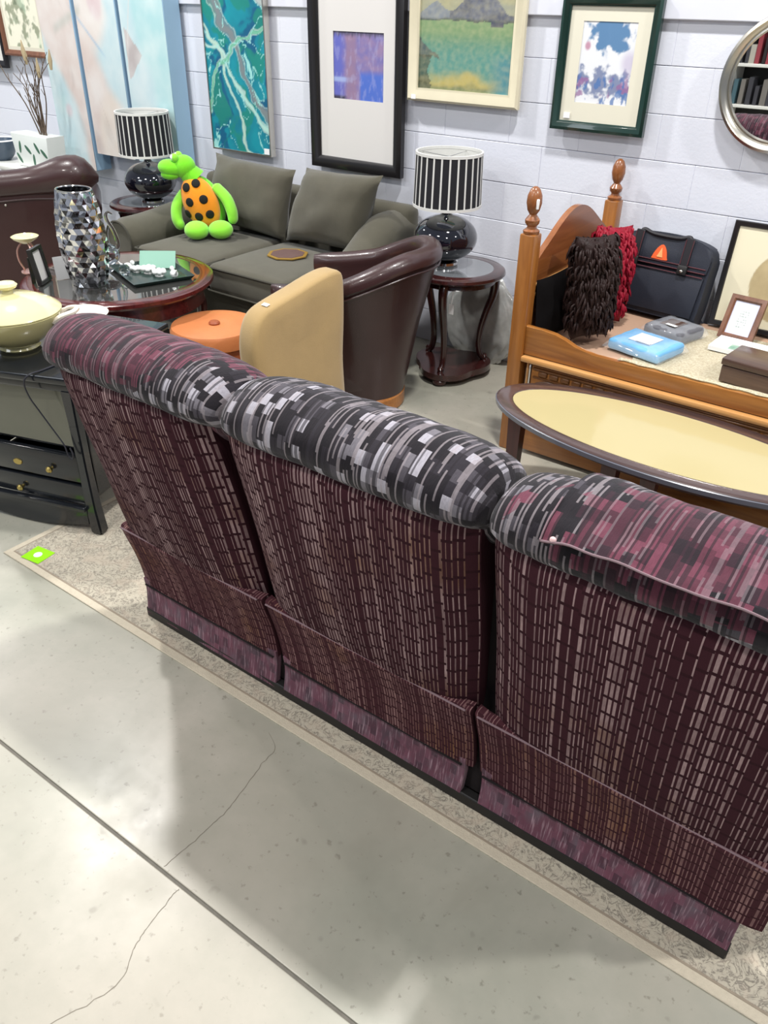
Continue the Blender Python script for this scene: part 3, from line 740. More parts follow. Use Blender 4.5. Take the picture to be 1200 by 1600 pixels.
    def ornament(name, lab, x, y, kind, s=1.):
        t = thing(name, lab, 'ornament', Q(x, y, .0065), random.uniform(0, 3))
        if kind == 0:
            bm = bmesh.new(); ball(bm, (0, 0, .018*s), (.026*s, .018*s, .018*s), 14, 10); ball(bm, (.024*s, 0, .036*s), (.012*s, .011*s, .012*s), 12, 8); link('body', bm, MAT['porcelain'], t)
            bm = bmesh.new(); tube(bm, [(-.018*s, 0, .02*s), (-.036*s, 0, .032*s), (-.044*s, 0, .045*s)], [.007*s, .005*s, .002*s], 8); link('tail', bm, MAT['porcelain'], t)
        else:
            bm = bmesh.new()
            for k in range(6): a = k*pi/3; ball(bm, (.019*s*cos(a), .019*s*sin(a), .018*s), (.014*s, .012*s, .010*s), 10, 8, Matrix.Rotation(a, 3, 'Z'))
            link('petals', bm, MAT['porcelain'], t)
            bm = bmesh.new(); lathe(bm, [(0, 0), (.02*s, 0), (.015*s, .014*s), (.012*s, .026*s), (0, .03*s)], 14); link('centre', bm, MAT['porcelain'], t)
    ornament('figurine', 'small white porcelain bird at the near left of the tray', -.12, -.09, 0, 1.1)
    ornament('figurine', 'white porcelain flower at the tray middle, nearest the leaflet', -.012, -.012, 1, 1.4)
    ornament('figurine', 'white porcelain flower on the tray just right of centre', .07, .02, 1, 1.3)
    ornament('figurine', 'white porcelain bird at the far right corner of the tray', .15, .075, 0, 1.2)
    ornament('figurine', 'little white porcelain flower beside the near edge of the tray', -.065, -.06, 1, 1.1)
    # crystal knob and swan-neck glass
    t = thing('crystal_ball', 'small faceted crystal ball between silver vase and tray', 'ornament', (-3.79, 2.745, z))
    bm = bmesh.new(); bmesh.ops.create_icosphere(bm, subdivisions=2, radius=.032); xf(bm, Matrix.Translation((0, 0, .034))); link('crystal', bm, m['glass'], t, smooth=False)
    bm = bmesh.new(); lathe(bm, [(0, 0), (.02, 0), (.018, .006), (.01, .008), (0, .008)], 16); link('foot', bm, m['glass'], t)
    t = thing('glass_swan', 'clear glass swan with a long curved neck behind the silver vase', 'ornament', (-4.02, 2.80, z), radians(30))
    bm = bmesh.new(); ball(bm, (0, 0, .07), (.085, .05, .062), 20, 14); ball(bm, (-.04, 0, .012), (.05, .04, .012), 16, 8); link('body', bm, m['glass'], t)
    bm = bmesh.new(); tube(bm, smooth_path([(.06, 0, .08), (.085, 0, .13), (.07, 0, .20), (.045, 0, .25), (.04, 0, .28), (.055, 0, .295), (.075, 0, .285)], 6), [.014-.0002*k for k in range(37)], 10); link('neck', bm, m['glass'], t)
def box_bm(c, s, bev=0.):
    bm = bmesh.new(); box(bm, c, s, bev); return bm
build_round_table()

# ================================================================== CLUB CHAIR (far left)
def build_club_chair():
    m = MAT
    T = thing('club_chair', 'big dark brown leather club chair with a rolled back at far left', 'armchair', (-4.93, 3.455, 0), radians(54))
    w, d = 1.05, .82     # local x 0 -> -w, y 0 (back, facing the camera) -> d
    bm = bmesh.new(); cushion_box(bm, (-w/2+.0, .10, .43), (w-.06, .20, .70), .04, 0); link('back', bm, m['leatherred'], T)
    bm = bmesh.new(); pts = []; rs = []
    for k in range(25):
        t = k/24; x = .02-(w+.02)*t
        z = .812+.028*exp(-((t-.16)/.14)**2)+.008*sin(t*7); r = .085+.04*exp(-((t-.14)/.16)**2)
        e = min(t, 1-t)*24
        if e < 3: r *= (1-(1-e/3.)**2*.8)
        pts.append((x, .05, z)); rs.append(r)
    tube(bm, pts, rs, 18); link('back_roll', bm, m['leather'], T)
    bm = bmesh.new(); tube(bm, [(x, -.002-.004*sin(x*9), .715+.006*sin(x*11)) for x in [-.02-.05*k for k in range(20)]], .006, 6); link('welt', bm, m['leather'], T)
    for x in (-.09, -w+.09):
        bm = bmesh.new(); cushion_box(bm, (x, .48, .33), (.17, .66, .50), .05, 0); link('arm', bm, m['leatherred'], T)
        bm = bmesh.new(); tube(bm, [(x, .12+.06*k, .60) for k in range(13)], [.06]+[.10]*11+[.085], 14); link('arm_roll', bm, m['leather'], T)
    bm = bmesh.new(); cushion_box(bm, (-w/2, .50, .38), (w-.34, .6, .18), .05, .04); link('seat_cushion', bm, m['leather'], T)
    for x, y in ((-.08, .06), (-w+.08, .06), (-.08, d-.08), (-w+.08, d-.08)):
        bm = bmesh.new(); lathe(bm, [(0, 0), (.022, 0), (.03, .09), (0, .09)], 14, (x, y, 0)); link('foot', bm, m['mahogdark'], T)
    for x in (-.22, -.58):
        bm = bmesh.new(); ball(bm, (x, -.006, .69), (.008, .005, .008), 10, 8); link('stud', bm, m['nickel'], T)
build_club_chair()

# ================================================================== LAMPS AND SIDE TABLES
def build_lamp(label):
    m = MAT
    T = thing('table_lamp', label, 'lamp', (0, 0, 0), 0, 'striped table lamps')
    bm = bmesh.new(); lathe(bm, [(0, 0), (.075, 0), (.08, .008), (.078, .02), (.06, .028), (0, .028)], 32); link('base', bm, m['chrome'], T)
    prof = [(0, .026)]+[(.176*cos(a), .145+.122*sin(a)) for a in [-1.25+2.62*k/16 for k in range(17)]]+[(.03, .27), (0, .27)]
    bm = bmesh.new(); lathe(bm, prof, 40); link('body', bm, m['navygloss'], T)
    bm = bmesh.new(); lathe(bm, [(.024, .262), (.026, .275), (.02, .285), (.02, .34), (.012, .345), (.012, .40), (0, .40)], 20); link('neck', bm, m['navygloss'], T)
    # drum shade : black cloth wall with raised white ribs
    z0, z1, r0, r1 = .318, .575, .181, .174
    bm = bmesh.new(); lathe(bm, [(r0, z0), (r1, z1), (r1-.004, z1), (r0-.004, z0), (r0, z0)], 60); s = link('shade', bm, m['shadeblack'], T)
    for r, z in ((r0, z0), (r1, z1)):
        bm = bmesh.new(); h = .007
        lathe(bm, [(r-.006, z-h), (r+.003, z-h), (r+.003, z+h), (r-.006, z+h), (r-.006, z-h)], 60); link('trim_band', bm, m['shadewhite'], s)
    bm = bmesh.new(); lathe(bm, [(r0-.005, z0), (r1-.005, z1)], 60); link('lining', bm, m['shadewhite'], s)
    bm = bmesh.new(); box(bm, ((r0+r1)/2+.0005, 0, (z0+z1)/2), (.0025, .009, z1-z0-.01), rot=None)
    for v in bm.verts: v.co.x += (r1-r0)*((v.co.z-(z0+z1)/2)/(z1-z0))
    r_ = link('stripe', bm, m['shadewhite'], s, smooth=False)
    for k in range(1, 26):
        c = r_.copy(); COL.objects.link(c); c.parent = s; c.rotation_euler = (0, 0, 2*pi*k/26)
    bm = bmesh.new(); tube(bm, [(r1-.006, 0, z1-.012), (0, 0, z1-.02), (-r1+.006, 0, z1-.012)], .002, 6); tube(bm, [(0, r1-.006, z1-.012), (0, 0, z1-.02), (0, -r1+.006, z1-.012)], .002, 6); tube(bm, [(0, 0, .39), (0, 0, z1-.02)], .003, 6); link('shade_spider', bm, m['chrome'], s)
    return T
def build_side_table(label):
    m = MAT
    T = thing('side_table', label, 'table', (0, 0, 0), 0, 'round lamp tables')
    bm = bmesh.new(); lathe(bm, [(.20, .585), (.235, .582), (.262, .588), (.272, .598), (.268, .612), (.255, .62), (.205, .62), (.2, .616), (.2, .585)], 48); link('table_top', bm, m['mahogdark'], T)
    bm = bmesh.new(); lathe(bm, [(0, .619), (.204, .619), (.204, .60), (0, .60)], 48); link('glass_inset', bm, m['glassgrey'], T)
    bm = bmesh.new(); lathe(bm, [(.205, .59), (.215, .56), (.22, .55), (.205, .55), (.195, .59), (.205, .59)], 40); link('apron', bm, m['mahogdark'], T)
    bm = bmesh.new(); poly = []
    for k in range(72):
        a = 2*pi*k/72; poly.append(((.235-.055*(1-abs(cos(1.5*a))**1.2))*cos(a), (.235-.055*(1-abs(cos(1.5*a))**1.2))*sin(a)))
    prism(bm, poly, .035, 'z', .035, .008); link('base_shelf', bm, m['mahogdark'], T)
    for k in range(3):
        a = 2*pi*k/3; bm = bmesh.new()
        pts = [(.195, .585), (.225, .54), (.222, .46), (.19, .36), (.165, .26), (.158, .17), (.17, .11), (.19, .085), (.20, .075)]
        P = smooth_path([(r*cos(a), r*sin(a), z) for r, z in pts], 5)
        tube(bm, P, [.030-.012*sin(min(1, i/28)*pi/2) for i in range(len(P))], 10); link('leg', bm, m['mahogdarkz'], T)
        bm = bmesh.new(); lathe(bm, [(0, 0), (.03, 0), (.042, .012), (.04, .028), (.03, .036), (0, .036)], 18, (.20*cos(a), .20*sin(a), 0)); link('foot', bm, m['mahogdark'], T)
        bm = bmesh.new(); lathe(bm, [(0, .07), (.02, .07), (.014, .082), (.019, .094), (.012, .106), (0, .11)], 14, (.20*cos(a), .20*sin(a), 0)); link('turned_knob', bm, m['mahogdark'], T)
    return T
def lamps():
    t1 = build_side_table('round dark mahogany side table under the right lamp, near the wooden bed')
    t2 = copy_tree(t1); t2['label'] = 'round dark side table behind the club chair, under the left lamp'
    t1.location = (-2.37, 3.88, 0); t1.rotation_euler = (0, 0, radians(-75)); t2.location = (-4.945, 3.875, 0); t2.rotation_euler = (0, 0, radians(-40))
    a = build_lamp('black and white striped lamp on navy globe, right of the olive loveseat')
    b = copy_tree(a); b['label'] = 'black and white striped lamp on navy globe, behind the plush turtle'
    a.location = (-2.455, 3.88, .6205); b.location = (-4.885, 3.865, .6205); b.rotation_euler = (0, 0, .2)
    # lamp cord and tag hanging below the right table, wrapped bundle behind it
    t = thing('hanging_tag', 'white paper tag on a string below the right side table', 'tag', (-2.27, 3.70, .56))
    bm = bmesh.new(); tube(bm, smooth_path([(0, 0, .02), (.004, -.01, -.03), (-.002, -.012, -.08)], 6), .002, 6); link('string', bm, MAT['white'], t)
    bm = bmesh.new(); box(bm, (-.002, -.012, -.11), (.03, .002, .055), rot=None); link('paper', bm, MAT['white'], t)
    t = thing('wrapped_bundle', 'grey bundle in a crinkled plastic bag on the floor behind side table', 'bag', (-2.34, 4.156, 0))
    bm = bmesh.new(); bmesh.ops.create_icosphere(bm, subdivisions=5, radius=1.)
    for v in bm.verts:
        p = v.co.copy(); k = 1-.25*max(0, p.z)**2
        n = noise.noise(p*2.2)*.09+abs(noise.noise(Vector((p.x*4.5, p.y*4.5, p.z*1.6))))*.16
        v.co = Vector((p.x*.25*k*(1+n), p.y*.054*k*(1+n), max(.0, .25+p.z*.275*(1+n*.6))))
    link('plastic_bag', bm, MAT['bagplastic'], t, auto=60)
    bm = bmesh.new(); bmesh.ops.create_icosphere(bm, subdivisions=3, radius=1.)
    for v in bm.verts: v.co = Vector((v.co.x*.2, v.co.y*.035, .22+v.co.z*.2))
    link('contents', bm, MAT['darkcloth'], t)
lamps()

# ================================================================== OLIVE LOVESEAT
def build_loveseat():
    m = MAT; F = m['olivefab']
    T = thing('loveseat', 'dark olive chenille loveseat with rolled arms against the white wall', 'sofa', (-3.72, 3.75, 0))
    def L(x, y, z): return (x+3.72, y-3.75, z)
    bm = bmesh.new(); cushion_box(bm, L(-3.785, 3.74, .22), (1.36, .80, .30), .03, 0); link('base', bm, F, T)
    bm = bmesh.new(); cushion_box(bm, L(-3.72, 4.155, .50), (1.76, .12, .66), .05, 0); link('back_frame', bm, F, T)
    for x0, x1 in ((-4.38, -3.745), (-3.735, -3.10)):
        bm = bmesh.new(); cushion_box(bm, L((x0+x1)/2, 3.625, .44), (x1-x0, .72, .17), .045, .03); s = link('seat_cushion', bm, F, T)
        for z in (.512, .372):
            bm = bmesh.new(); yy = 3.267
            tube(bm, smooth_path([L(x0+.012, 3.45, z), L(x0+.006, 3.30, z), L(x0+.04, yy, z), L((x0+x1)/2, yy-.002, z), L(x1-.04, yy, z), L(x1-.006, 3.30, z), L(x1-.012, 3.45, z)], 5), .006, 6); link('welt', bm, m['olivepip'], s)
    for sx, xc, zf, zb in ((-1, -4.53, .66, .70), (1, -2.96, .63, .80)):
        rings = []
        for k in range(15):
            t = k/14; y0_ = 3.28 if sx < 0 else 3.53; y = y0_+(4.16-y0_)*t; z = zf+(zb-zf)*sst(.15, .75, t); e = 1.
            if k == 0: e = .86
            r = .135*e; ring = []
            for j in range(13):
                a = -pi*.25+pi*1.5*j/12
                ring.append(L(xc-sx*(-.0)+r*cos(a)*sx*-1*-1, y+(.02 if k == 0 else 0), z-.135+r*sin(a)))
            ring = [L(xc-.10*e, y+(.0 if k else .012), .10)]+[L(xc-.115*e, y, z-.24)]+[L(xc-r*cos(a), y, z-.135+r*sin(a)) for a in [-.5+(pi+1.)*j/12 for j in range(13)]]+[L(xc+.115*e, y, z-.24), L(xc+.10*e, y+(.0 if k else .012), .10)]
            rings.append(ring)
        bm = bmesh.new(); loft(bm, rings); a_ = link('arm', bm, F, T, auto=50)
        bm = bmesh.new(); zz = zf-.135
        yw = y0_-.005
        pts = [L(xc-.10, yw, .12), L(xc-.108, yw, zz-.1)]+[L(xc-.122*cos(a), yw, zz+.122*sin(a)) for a in [-.4+(pi+.8)*j/14 for j in range(15)]]+[L(xc+.108, yw, zz-.1), L(xc+.10, yw, .12)]
        tube(bm, pts, .0065, 6); link('welt', bm, m['olivepip'], a_)
    for x in (-4.5, -2.95):
        for y in (3.36, 4.08):
            bm = bmesh.new(); lathe(bm, [(0, 0), (.022, 0), (.03, .08), (0, .08)], 12, L(x, y, 0)); link('foot', bm, m['mahogdark'], T)
    for x, z, w, h, rx, ry, rz, y, lab, sd in ((-4.00, .765, .70, .43, -14, 2, 0, 3.945, 'plump olive back pillow on the left half of the loveseat behind the turtle', 1.), (-3.30, .785, .62, .44, -14, -3, -4, 3.925, 'plump olive back pillow on the right half of the loveseat, its corner raised', 4.)):
        bm = bmesh.new(); pillow(bm, w, h, .23, 16, .07, .02, sd)
        for v in bm.verts: v.co.x += .28*v.co.z*(sd > 2)
        o = tag(link('back_pillow', bm, F, None, auto=80), lab, 'pillow', 'loveseat back pillows'); o.location = (x, y, z); o.rotation_euler = (radians(rx), radians(ry), radians(rz))
    # octagonal plaque lying on the right seat
    t = thing('octagonal_mat', 'octagonal brown mat with gold border on the loveseat seat', 'mat', (-3.41, 3.64, .5565), radians(10))
    bm = bmesh.new(); lathe(bm, [(0, 0), (.125, 0), (.125, .006), (.108, .007), (.106, .006), (0, .006)], 8); link('gold_border', bm, m['goldtrim'], t, smooth=False)
    bm = bmesh.new(); lathe(bm, [(0, .0075), (.104, .0075), (.104, .005), (0, .005)], 8); link('printed_centre', bm, m['plum'], t, smooth=False)
build_loveseat()

def build_turtle():
    m = MAT
    T = thing('plush_turtle', 'bright green plush turtle with orange spotted shell sitting on the loveseat', 'plush toy', (-4.155, 3.665, .556), radians(32))
    # local: -y faces the viewer, x to the right
    tl = Matrix.Rotation(radians(-21), 3, 'Y')
    bm = bmesh.new(); ball(bm, (.015, .02, .18), (.118, .09, .178), 24, 18, tl); link('body', bm, m['plushgreen'], T)
    bm = bmesh.new(); ball(bm, (.005, -.035, .20), (.112, .078, .165), 28, 20, tl); sh = link('shell', bm, m['plushorange'], T)
    for x, z in ((-.062, .30), (.0, .325), (-.045, .215), (.045, .235), (.005, .13), (.075, .145), (-.07, .14)):
        # press a small disc on the shell
        p = tl.inverted() @ Vector((x-.005, 0, z-.20)); k = 1-(p.x/.118)**2-(p.z/.172)**2
        if k <= .02: continue
        q = Vector((p.x, -.078*sqrt(k), p.z)); nrm = Vector((q.x/.118**2, q.y/.078**2, q.z/.172**2)).normalized()
        q = tl @ q+Vector((.005, -.035, .20)); nrm = tl @ nrm
        bm = bmesh.new(); ball(bm, (0, 0, 0), (.027, .027, .007), 16, 8); xf(bm, Matrix.Translation(q) @ nrm.to_track_quat('Z', 'Y').to_matrix().to_4x4()); link('spot', bm, m['plushblack'], sh)
    # head looking left
    bm = bmesh.new(); ball(bm, (-.085, -.01, .405), (.072, .066, .07), 22, 16); ball(bm, (-.165, -.035, .40), (.078, .056, .05), 20, 14, Matrix.Rotation(radians(8), 3, 'Y')); tube(bm, [(-.02, 0, .33), (-.06, -.005, .37), (-.08, -.008, .40)], [.07, .062, .055], 14)
    ball(bm, (-.17, -.035, .362), (.06, .046, .03), 16, 10)
    h = link('head', bm, m['plushgreen'], T)
    for y in (-.052, .03):
        bm = bmesh.new(); ball(bm, (-.125, y, .462), (.024, .022, .026), 14, 10); link('eyelid', bm, m['plushlime'], h)
        bm = bmesh.new(); ball(bm, (-.138, y-.006, .464), (.015, .014, .018), 12, 8); link('eye', bm, m['porcelain'], h)
        bm = bmesh.new(); ball(bm, (-.149, y-.008, .462), (.006, .006, .008), 10, 8); link('pupil', bm, m['plushblack'], h)
    for pts, rs in (([(-.095, -.01, .26), (-.15, -.03, .18), (-.155, -.05, .10), (-.12, -.07, .045)], (.045, .05, .05, .04)), ([(.09, 0, .30), (.165, -.02, .23), (.20, -.035, .15), (.205, -.045, .08)], (.04, .046, .044, .036))):
        P = smooth_path(pts, 5); rr = []
        for i in range(len(P)):
            t = i/(len(P)-1)*3; k = min(2, int(t)); rr.append((rs[k]*(1-(t-k))+rs[k+1]*(t-k)))
        rr[0] *= .5; rr[-1] *= .45; rr[-2] *= .8
        bm = bmesh.new(); tube(bm, P, rr, 14, flat=.7); link('arm', bm, m['plushlime'], T)
    for x, y, rz in ((-.01, -.135, -.2), (.135, -.10, .5)):
        bm = bmesh.new(); ball(bm, (x, y, .055), (.078, .075, .056), 20, 14, Matrix.Rotation(rz, 3, 'Z')); link('foot', bm, m['plushlime'], T)
build_turtle()

# ================================================================== TUB CHAIR, TAN CHAIR, POUF
def build_tub():
    m = MAT
    T = thing('tub_chair', 'dark brown leather tub chair on a round wooden plinth behind tan chair', 'armchair', (-2.58, 3.25, 0), radians(19))
    # opening toward local -x ; the wall sweeps round in a U
    N = 56; rings = []; welt = []
    def plan(t):                       # t in -1..1 -> unit outward direction and centre of the sweep
        a = t*pi*.5*1.34
        if abs(a) <= pi/2: return cos(a), sin(a), 0.
        return 0., (1 if a > 0 else -1), (abs(a)-pi/2)/(pi*.17)   # straight arm part
    for k in range(N+1):
        t = -1+2*k/N; cx, cyy, f = plan(t); u = abs(t)
        zr = .86-.175*sst(.2, 1., u); e = min(1, (1-u)*N/2/3.); th = .30+.70*sqrt(max(0, 1-(1-e)**2))
        W = .36-.03*f
        def pt(r, z):
            dx = -.34*f*(.55+.45*min(1, z/.6)); q = r/.36
            return (r*1.03*cx+dx, W*q*cyy*.95 if f else r*cyy*.95, z)
        R1 = .375+.03*(1-u)
        sec = [(.255, .085), (.285, .25), (.325, .46), (R1-.010, zr-.12), (R1+.012, zr-.055)]
        ctr = (R1-.035, zr-.045)
        for q in range(9):
            b = -.35+pi*1.25*q/8; sec.append((ctr[0]+.058*cos(b), ctr[1]+.05*sin(b)))
        sec += [(R1-.085, zr-.11), (.265, .44), (.25, .36), (.235, .085)]
        mid = sum(p[0] for p in sec)/len(sec)
        rings.append([pt(mid+(r-mid)*th, z if z < .2 else .085+(z-.085)*(1-.03*(1-th))) for r, z in sec])
        if 3 < k < N-3: welt.append(pt(R1+.010, zr-.088))
    bm = bmesh.new(); loft(bm, rings); link('shell', bm, m['leather'], T, auto=60)
    bm = bmesh.new(); tube(bm, welt, .006, 6); link('rim_welt', bm, m['leather'], T)
    bm = bmesh.new(); lathe(bm, [(0, .12), (.24, .12), (.27, .16), (.275, .36), (.265, .40), (.22, .43), (0, .44)], 40, (-.02, 0, 0)); link('seat_cushion', bm, m['leather'], T)
    bm = bmesh.new(); lathe(bm, [(0, 0), (.255, 0), (.265, .01), (.265, .075), (.255, .086), (0, .086)], 44); link('plinth', bm, m['oak'], T)
    bm = bmesh.new(); ball(bm, (-.27, -.30, .668), (.02, .012, .005), 10, 6); link('white_sticker', bm, m['white'], T)
build_tub()
def build_tan():
    m = MAT
    T = thing('slipper_chair', 'tan suede armless chair seen from behind between sofa and tub chair', 'chair', (-2.325, 2.605, 0), radians(-4))
    # back slab faces local +x ; width along y
    w, h, d = .60, .80, .13
    rings = []
    pr = []
    for y, z in [(-.275, .12), (-.285, .30), (-.295, .50), (-.290, .61), (-.262, .69), (-.215, .738), (-.13, .765), (0., .79), (.15, .82), (.24, .828), (.272, .808), (.275, .74), (.262, .6), (.245, .45), (.235, .30), (.23, .12)]: pr.append((y, z))
    P = spline2(pr, 4); n = len(P); cy, cz = 0, .45
    for x, k in ((-.125, .93), (-.11, .985), (-.09, 1.), (-.03, 1.), (-.008, .988), (.0, .955), (.008, .80), (.012, .4)):
        rings.append([(x-.055*((p.y-.12)/.7)+(.004*noise.noise(Vector((p.x*6, p.y*6, 1)))), cy+(p.x-cy)*k, cz+(p.y-cz)*k if p.y > .2 else p.y) for p in P])
    bm = bmesh.new(); loft(bm, rings); link('backrest', bm, m['tan'], T, auto=60)
    bm = bmesh.new(); cushion_box(bm, (-.25, -.10, .31), (.30, .34, .18), .05, .025); link('seat', bm, m['tan'], T)
    bm = bmesh.new(); box(bm, (-.24, -.10, .215), (.30, .32, .09), .02, 2); link('seat_rail', bm, m['tan'], T)
    for x, y in ((-.06, -.24), (-.06, .18), (-.36, -.24), (-.36, .02)):
        bm = bmesh.new(); lathe(bm, [(0, 0), (.014, 0), (.022, .18), (0, .18)], 10, (x, y, 0)); link('leg', bm, m['mahogdark'], T)
    bm = bmesh.new(); box(bm, (-.10, -.165, .761), (.035, .02, .002), rot=Matrix.Rotation(.25, 3, 'X')); link('paper_sticker', bm, m['white'], T)
build_tan()
def build_pouf():
    m = MAT
    T = thing('round_hassock', 'round tan leather hassock with a flat lid and button', 'stool', (-3.16, 2.79, 0))
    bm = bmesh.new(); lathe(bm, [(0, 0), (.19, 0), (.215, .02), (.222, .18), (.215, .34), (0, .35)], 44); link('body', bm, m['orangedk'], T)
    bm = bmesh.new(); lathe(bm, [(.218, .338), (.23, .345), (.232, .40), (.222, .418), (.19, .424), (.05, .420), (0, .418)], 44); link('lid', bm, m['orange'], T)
    bm = bmesh.new(); lathe(bm, [(0, .40), (.026, .418), (.03, .426), (.024, .434), (0, .437)], 18); link('button', bm, m['orangedk'], T)
build_pouf()

# ================================================================== OVAL TABLE
def build_oval():
    m = MAT
    T = thing('oval_table', 'oval coffee table with cream glass top and dark rim before the wooden bed', 'table', (-.80, 2.925, 0), radians(-1.5))
    a, b, N = .735, .305, 72
    def ell(k, A, B, z, dy=0): return [(A*cos(2*pi*i/N), B*sin(2*pi*i/N)+dy, z) for i in range(N)]
    bm = bmesh.new(); ia, ib, dy = .655, .245, -.012
    loft(bm, [ell(0, ia, ib, .452, dy), ell(0, ia+.004, ib+.004, .456, dy), ell(0, a-.012, b-.012, .456), ell(0, a, b, .450), ell(0, a-.004, b-.004, .425), ell(0, a-.02, b-.02, .42), ell(0, ia, ib, .42, dy), ell(0, ia, ib, .452, dy)], cap=False)
    bmesh.ops.remove_doubles(bm, verts=bm.verts, dist=1e-6); link('rim', bm, m['espresso'], T)
    bm = bmesh.new(); loft(bm, [ell(0, a-.001, b-.001, .449), ell(0, a+.004, b+.004, .446), ell(0, a+.003, b+.003, .428), ell(0, a-.003, b-.003, .426)], cap=False); link('edge_band', bm, m['rimedge'], T)
    bm = bmesh.new(); loft(bm, [ell(0, ia-.001, ib-.001, .430, dy), ell(0, ia-.001, ib-.001, .4545, dy)]); link('glass_inset', bm, m['butter'], T)
    bm = bmesh.new(); loft(bm, [ell(0, .56, .20, .36), ell(0, .56, .20, .421)]); link('apron', bm, m['espresso'], T)
    for x, y in ((-.64, .0), (-.15, -.10), (.0, -.06), (.52, -.08)):
        bm = bmesh.new(); rings = []
        for z, s in ((0, .024), (.42, .034)): rings.append([(x+s*u, y+s*v*.8, z) for u, v in ((-1, -1), (1, -1), (1, 1), (-1, 1))])
        loft(bm, rings); link('leg', bm, m['cherry'], T, smooth=False)
build_oval()

# ================================================================== PINE BED AND ITS THINGS
BX, BY0, BY1 = -1.635, 3.27, 4.15
def build_bed():
    m = MAT
    T = thing('day_bed', 'honey pine captain bed with turned finials and a carved drawer front', 'bed', (BX, BY0, 0))
    def L(x, y, z): return (x-BX, y-BY0, z)
    fin = [(0, 0), (.034, 0), (.036, .012), (.022, .022), (.02, .03), (.030, .042), (.032, .056), (.022, .07), (.015, .078), (.026, .095), (.033, .125), (.031, .155), (.02, .18), (.008, .19), (0, .191)]
    for y in (BY0, BY1):
        bm = bmesh.new(); box(bm, L(BX, y, .515), (.072, .072, 1.03), .008, 2); p = link('post', bm, m['pinez'], T)
        bm = bmesh.new(); lathe(bm, [(r, z+1.03) for r, z in fin], 22, L(BX, y, 0)); link('finial', bm, m['piney'], p)
    bm = bmesh.new(); box(bm, L(BX+.026, BY0-.018, 1.155), (.012, .022, .04), .002, 1, Matrix.Rotation(.5, 3, 'Z')); link('paper_sticker', bm, m['white'], T)
    # headboard : arched panel and two rails
    y0, y1 = BY0+.036, BY1-.036; n = 28; top = []
    for k in range(n+1):
        t = k/n; s = sin(pi*t); top.append((y0+(y1-y0)*t-BY0, .865+.045*(1 if .06 < t < .94 else .6)+.165*s**1.6))
    bm = bmesh.new(); prism(bm, [(y0-BY0, .80)]+top+[(y1-BY0, .80)], .028, 'x', -.014, .004); link('arched_rail', bm, m['piney'], T)
    bm = bmesh.new(); box(bm, L(BX, (y0+y1)/2, .60), (.016, y1-y0, .42)); link('headboard_panel', bm, m['piney'], T, smooth=False)
    for z in (.795, .752):
        bm = bmesh.new(); box(bm, L(BX+.016, (y0+y1)/2, z), (.018, y1-y0, .014), .005, 2); link('bead_moulding', bm, m['pinelt'], T)
    # side rail with scalloped top
    x1 = .42
    poly = [(.036, .498), (x1-BX, .498), (x1-BX, .575), (.75, .570), (.38, .572), (.33, .575), (.28, .588), (.23, .608), (.18, .622), (.12, .628), (.036, .632)]
    bm = bmesh.new(); prism(bm, poly, .028, 'y', -.02, .004); link('side_rail', bm, m['pinex'], T)
    bm = bmesh.new(); box(bm, L((BX+.036+x1)/2, BY0-.022, .482), (x1-BX-.036, .05, .026), .008, 2); link('ledge_moulding', bm, m['pinelt'], T)
    bm = bmesh.new(); box(bm, L((BX+x1)/2, (BY0+BY1)/2+.02, .50), (x1-BX-.05, BY1-BY0-.05, .03), .004, 1); link('bed_board', bm, m['ply'], T)
    bm = bmesh.new(); box(bm, L((BX+x1)/2, (BY0+BY1)/2+.05, .25), (x1-BX-.02, BY1-BY0-.16, .44)); link('carcass', bm, m['pinedk'], T, smooth=False)
    # drawers
    d0 = BX+.085
    bm = bmesh.new(); box(bm, L((d0+x1)/2, BY0+.0, .318), (x1-d0, .03, .275), .005, 2); dr = link('drawer', bm, m['pinex'], T)
    bm = bmesh.new(); box(bm, L((d0+x1)/2, BY0-.018, .442), (x1-d0-.02, .012, .012), .003, 1); box(bm, L((d0+x1)/2, BY0-.018, .402), (x1-d0-.02, .010, .008), .003, 1); link('carved_border', bm, m['pinedk'], dr)
    b0 = None
    for k in range(34):
        x = d0+.06+k*.0555
        if x > x1-.04: break
        if b0 is None:
            bm = bmesh.new(); box(bm, (0, 0, 0), (.044, .012, .024), .004, 1); b0 = link('carved_block', bm, m['pinedk'], dr); o = b0
        else: o = b0.copy(); COL.objects.link(o)
        o.location = L(x, BY0-.018, .422)
    pts = [L(d0+.03+.02*k, BY0-.016, .372+.012*sin(k*.55)+.01*sin(k*.21)) for k in range(94)]
    bm = bmesh.new(); tube(bm, pts, .005, 6); link('carved_line', bm, m['pinedk'], dr)
    bm = bmesh.new(); box(bm, L((d0+x1)/2, BY0-.004, .088), (x1-d0, .03, .135), .005, 2); tr = link('trundle_drawer', bm, m['pinex'], T)
    bm = bmesh.new(); box(bm, L((d0+x1)/2, BY0-.012, .158), (x1-d0, .045, .014), .004, 2); link('drawer_edge_highlight', bm, m['pinelt'], tr)  # pale strip painted in for the highlight along the drawer edge
    bm = bmesh.new(); box(bm, L(d0-.026, BY0-.002, .27), (.012, .012, .38), .003, 1); link('pale_gap_strip', bm, m['pinelt'], T)  # pale strip drawn along the gap beside the drawer
    # foot end, just outside the picture
    for y in (BY0, BY1):
        bm = bmesh.new(); box(bm, L(x1+.036, y, .35), (.072, .072, .70), .008, 2); link('post', bm, m['pinez'], T)
    z = .5155
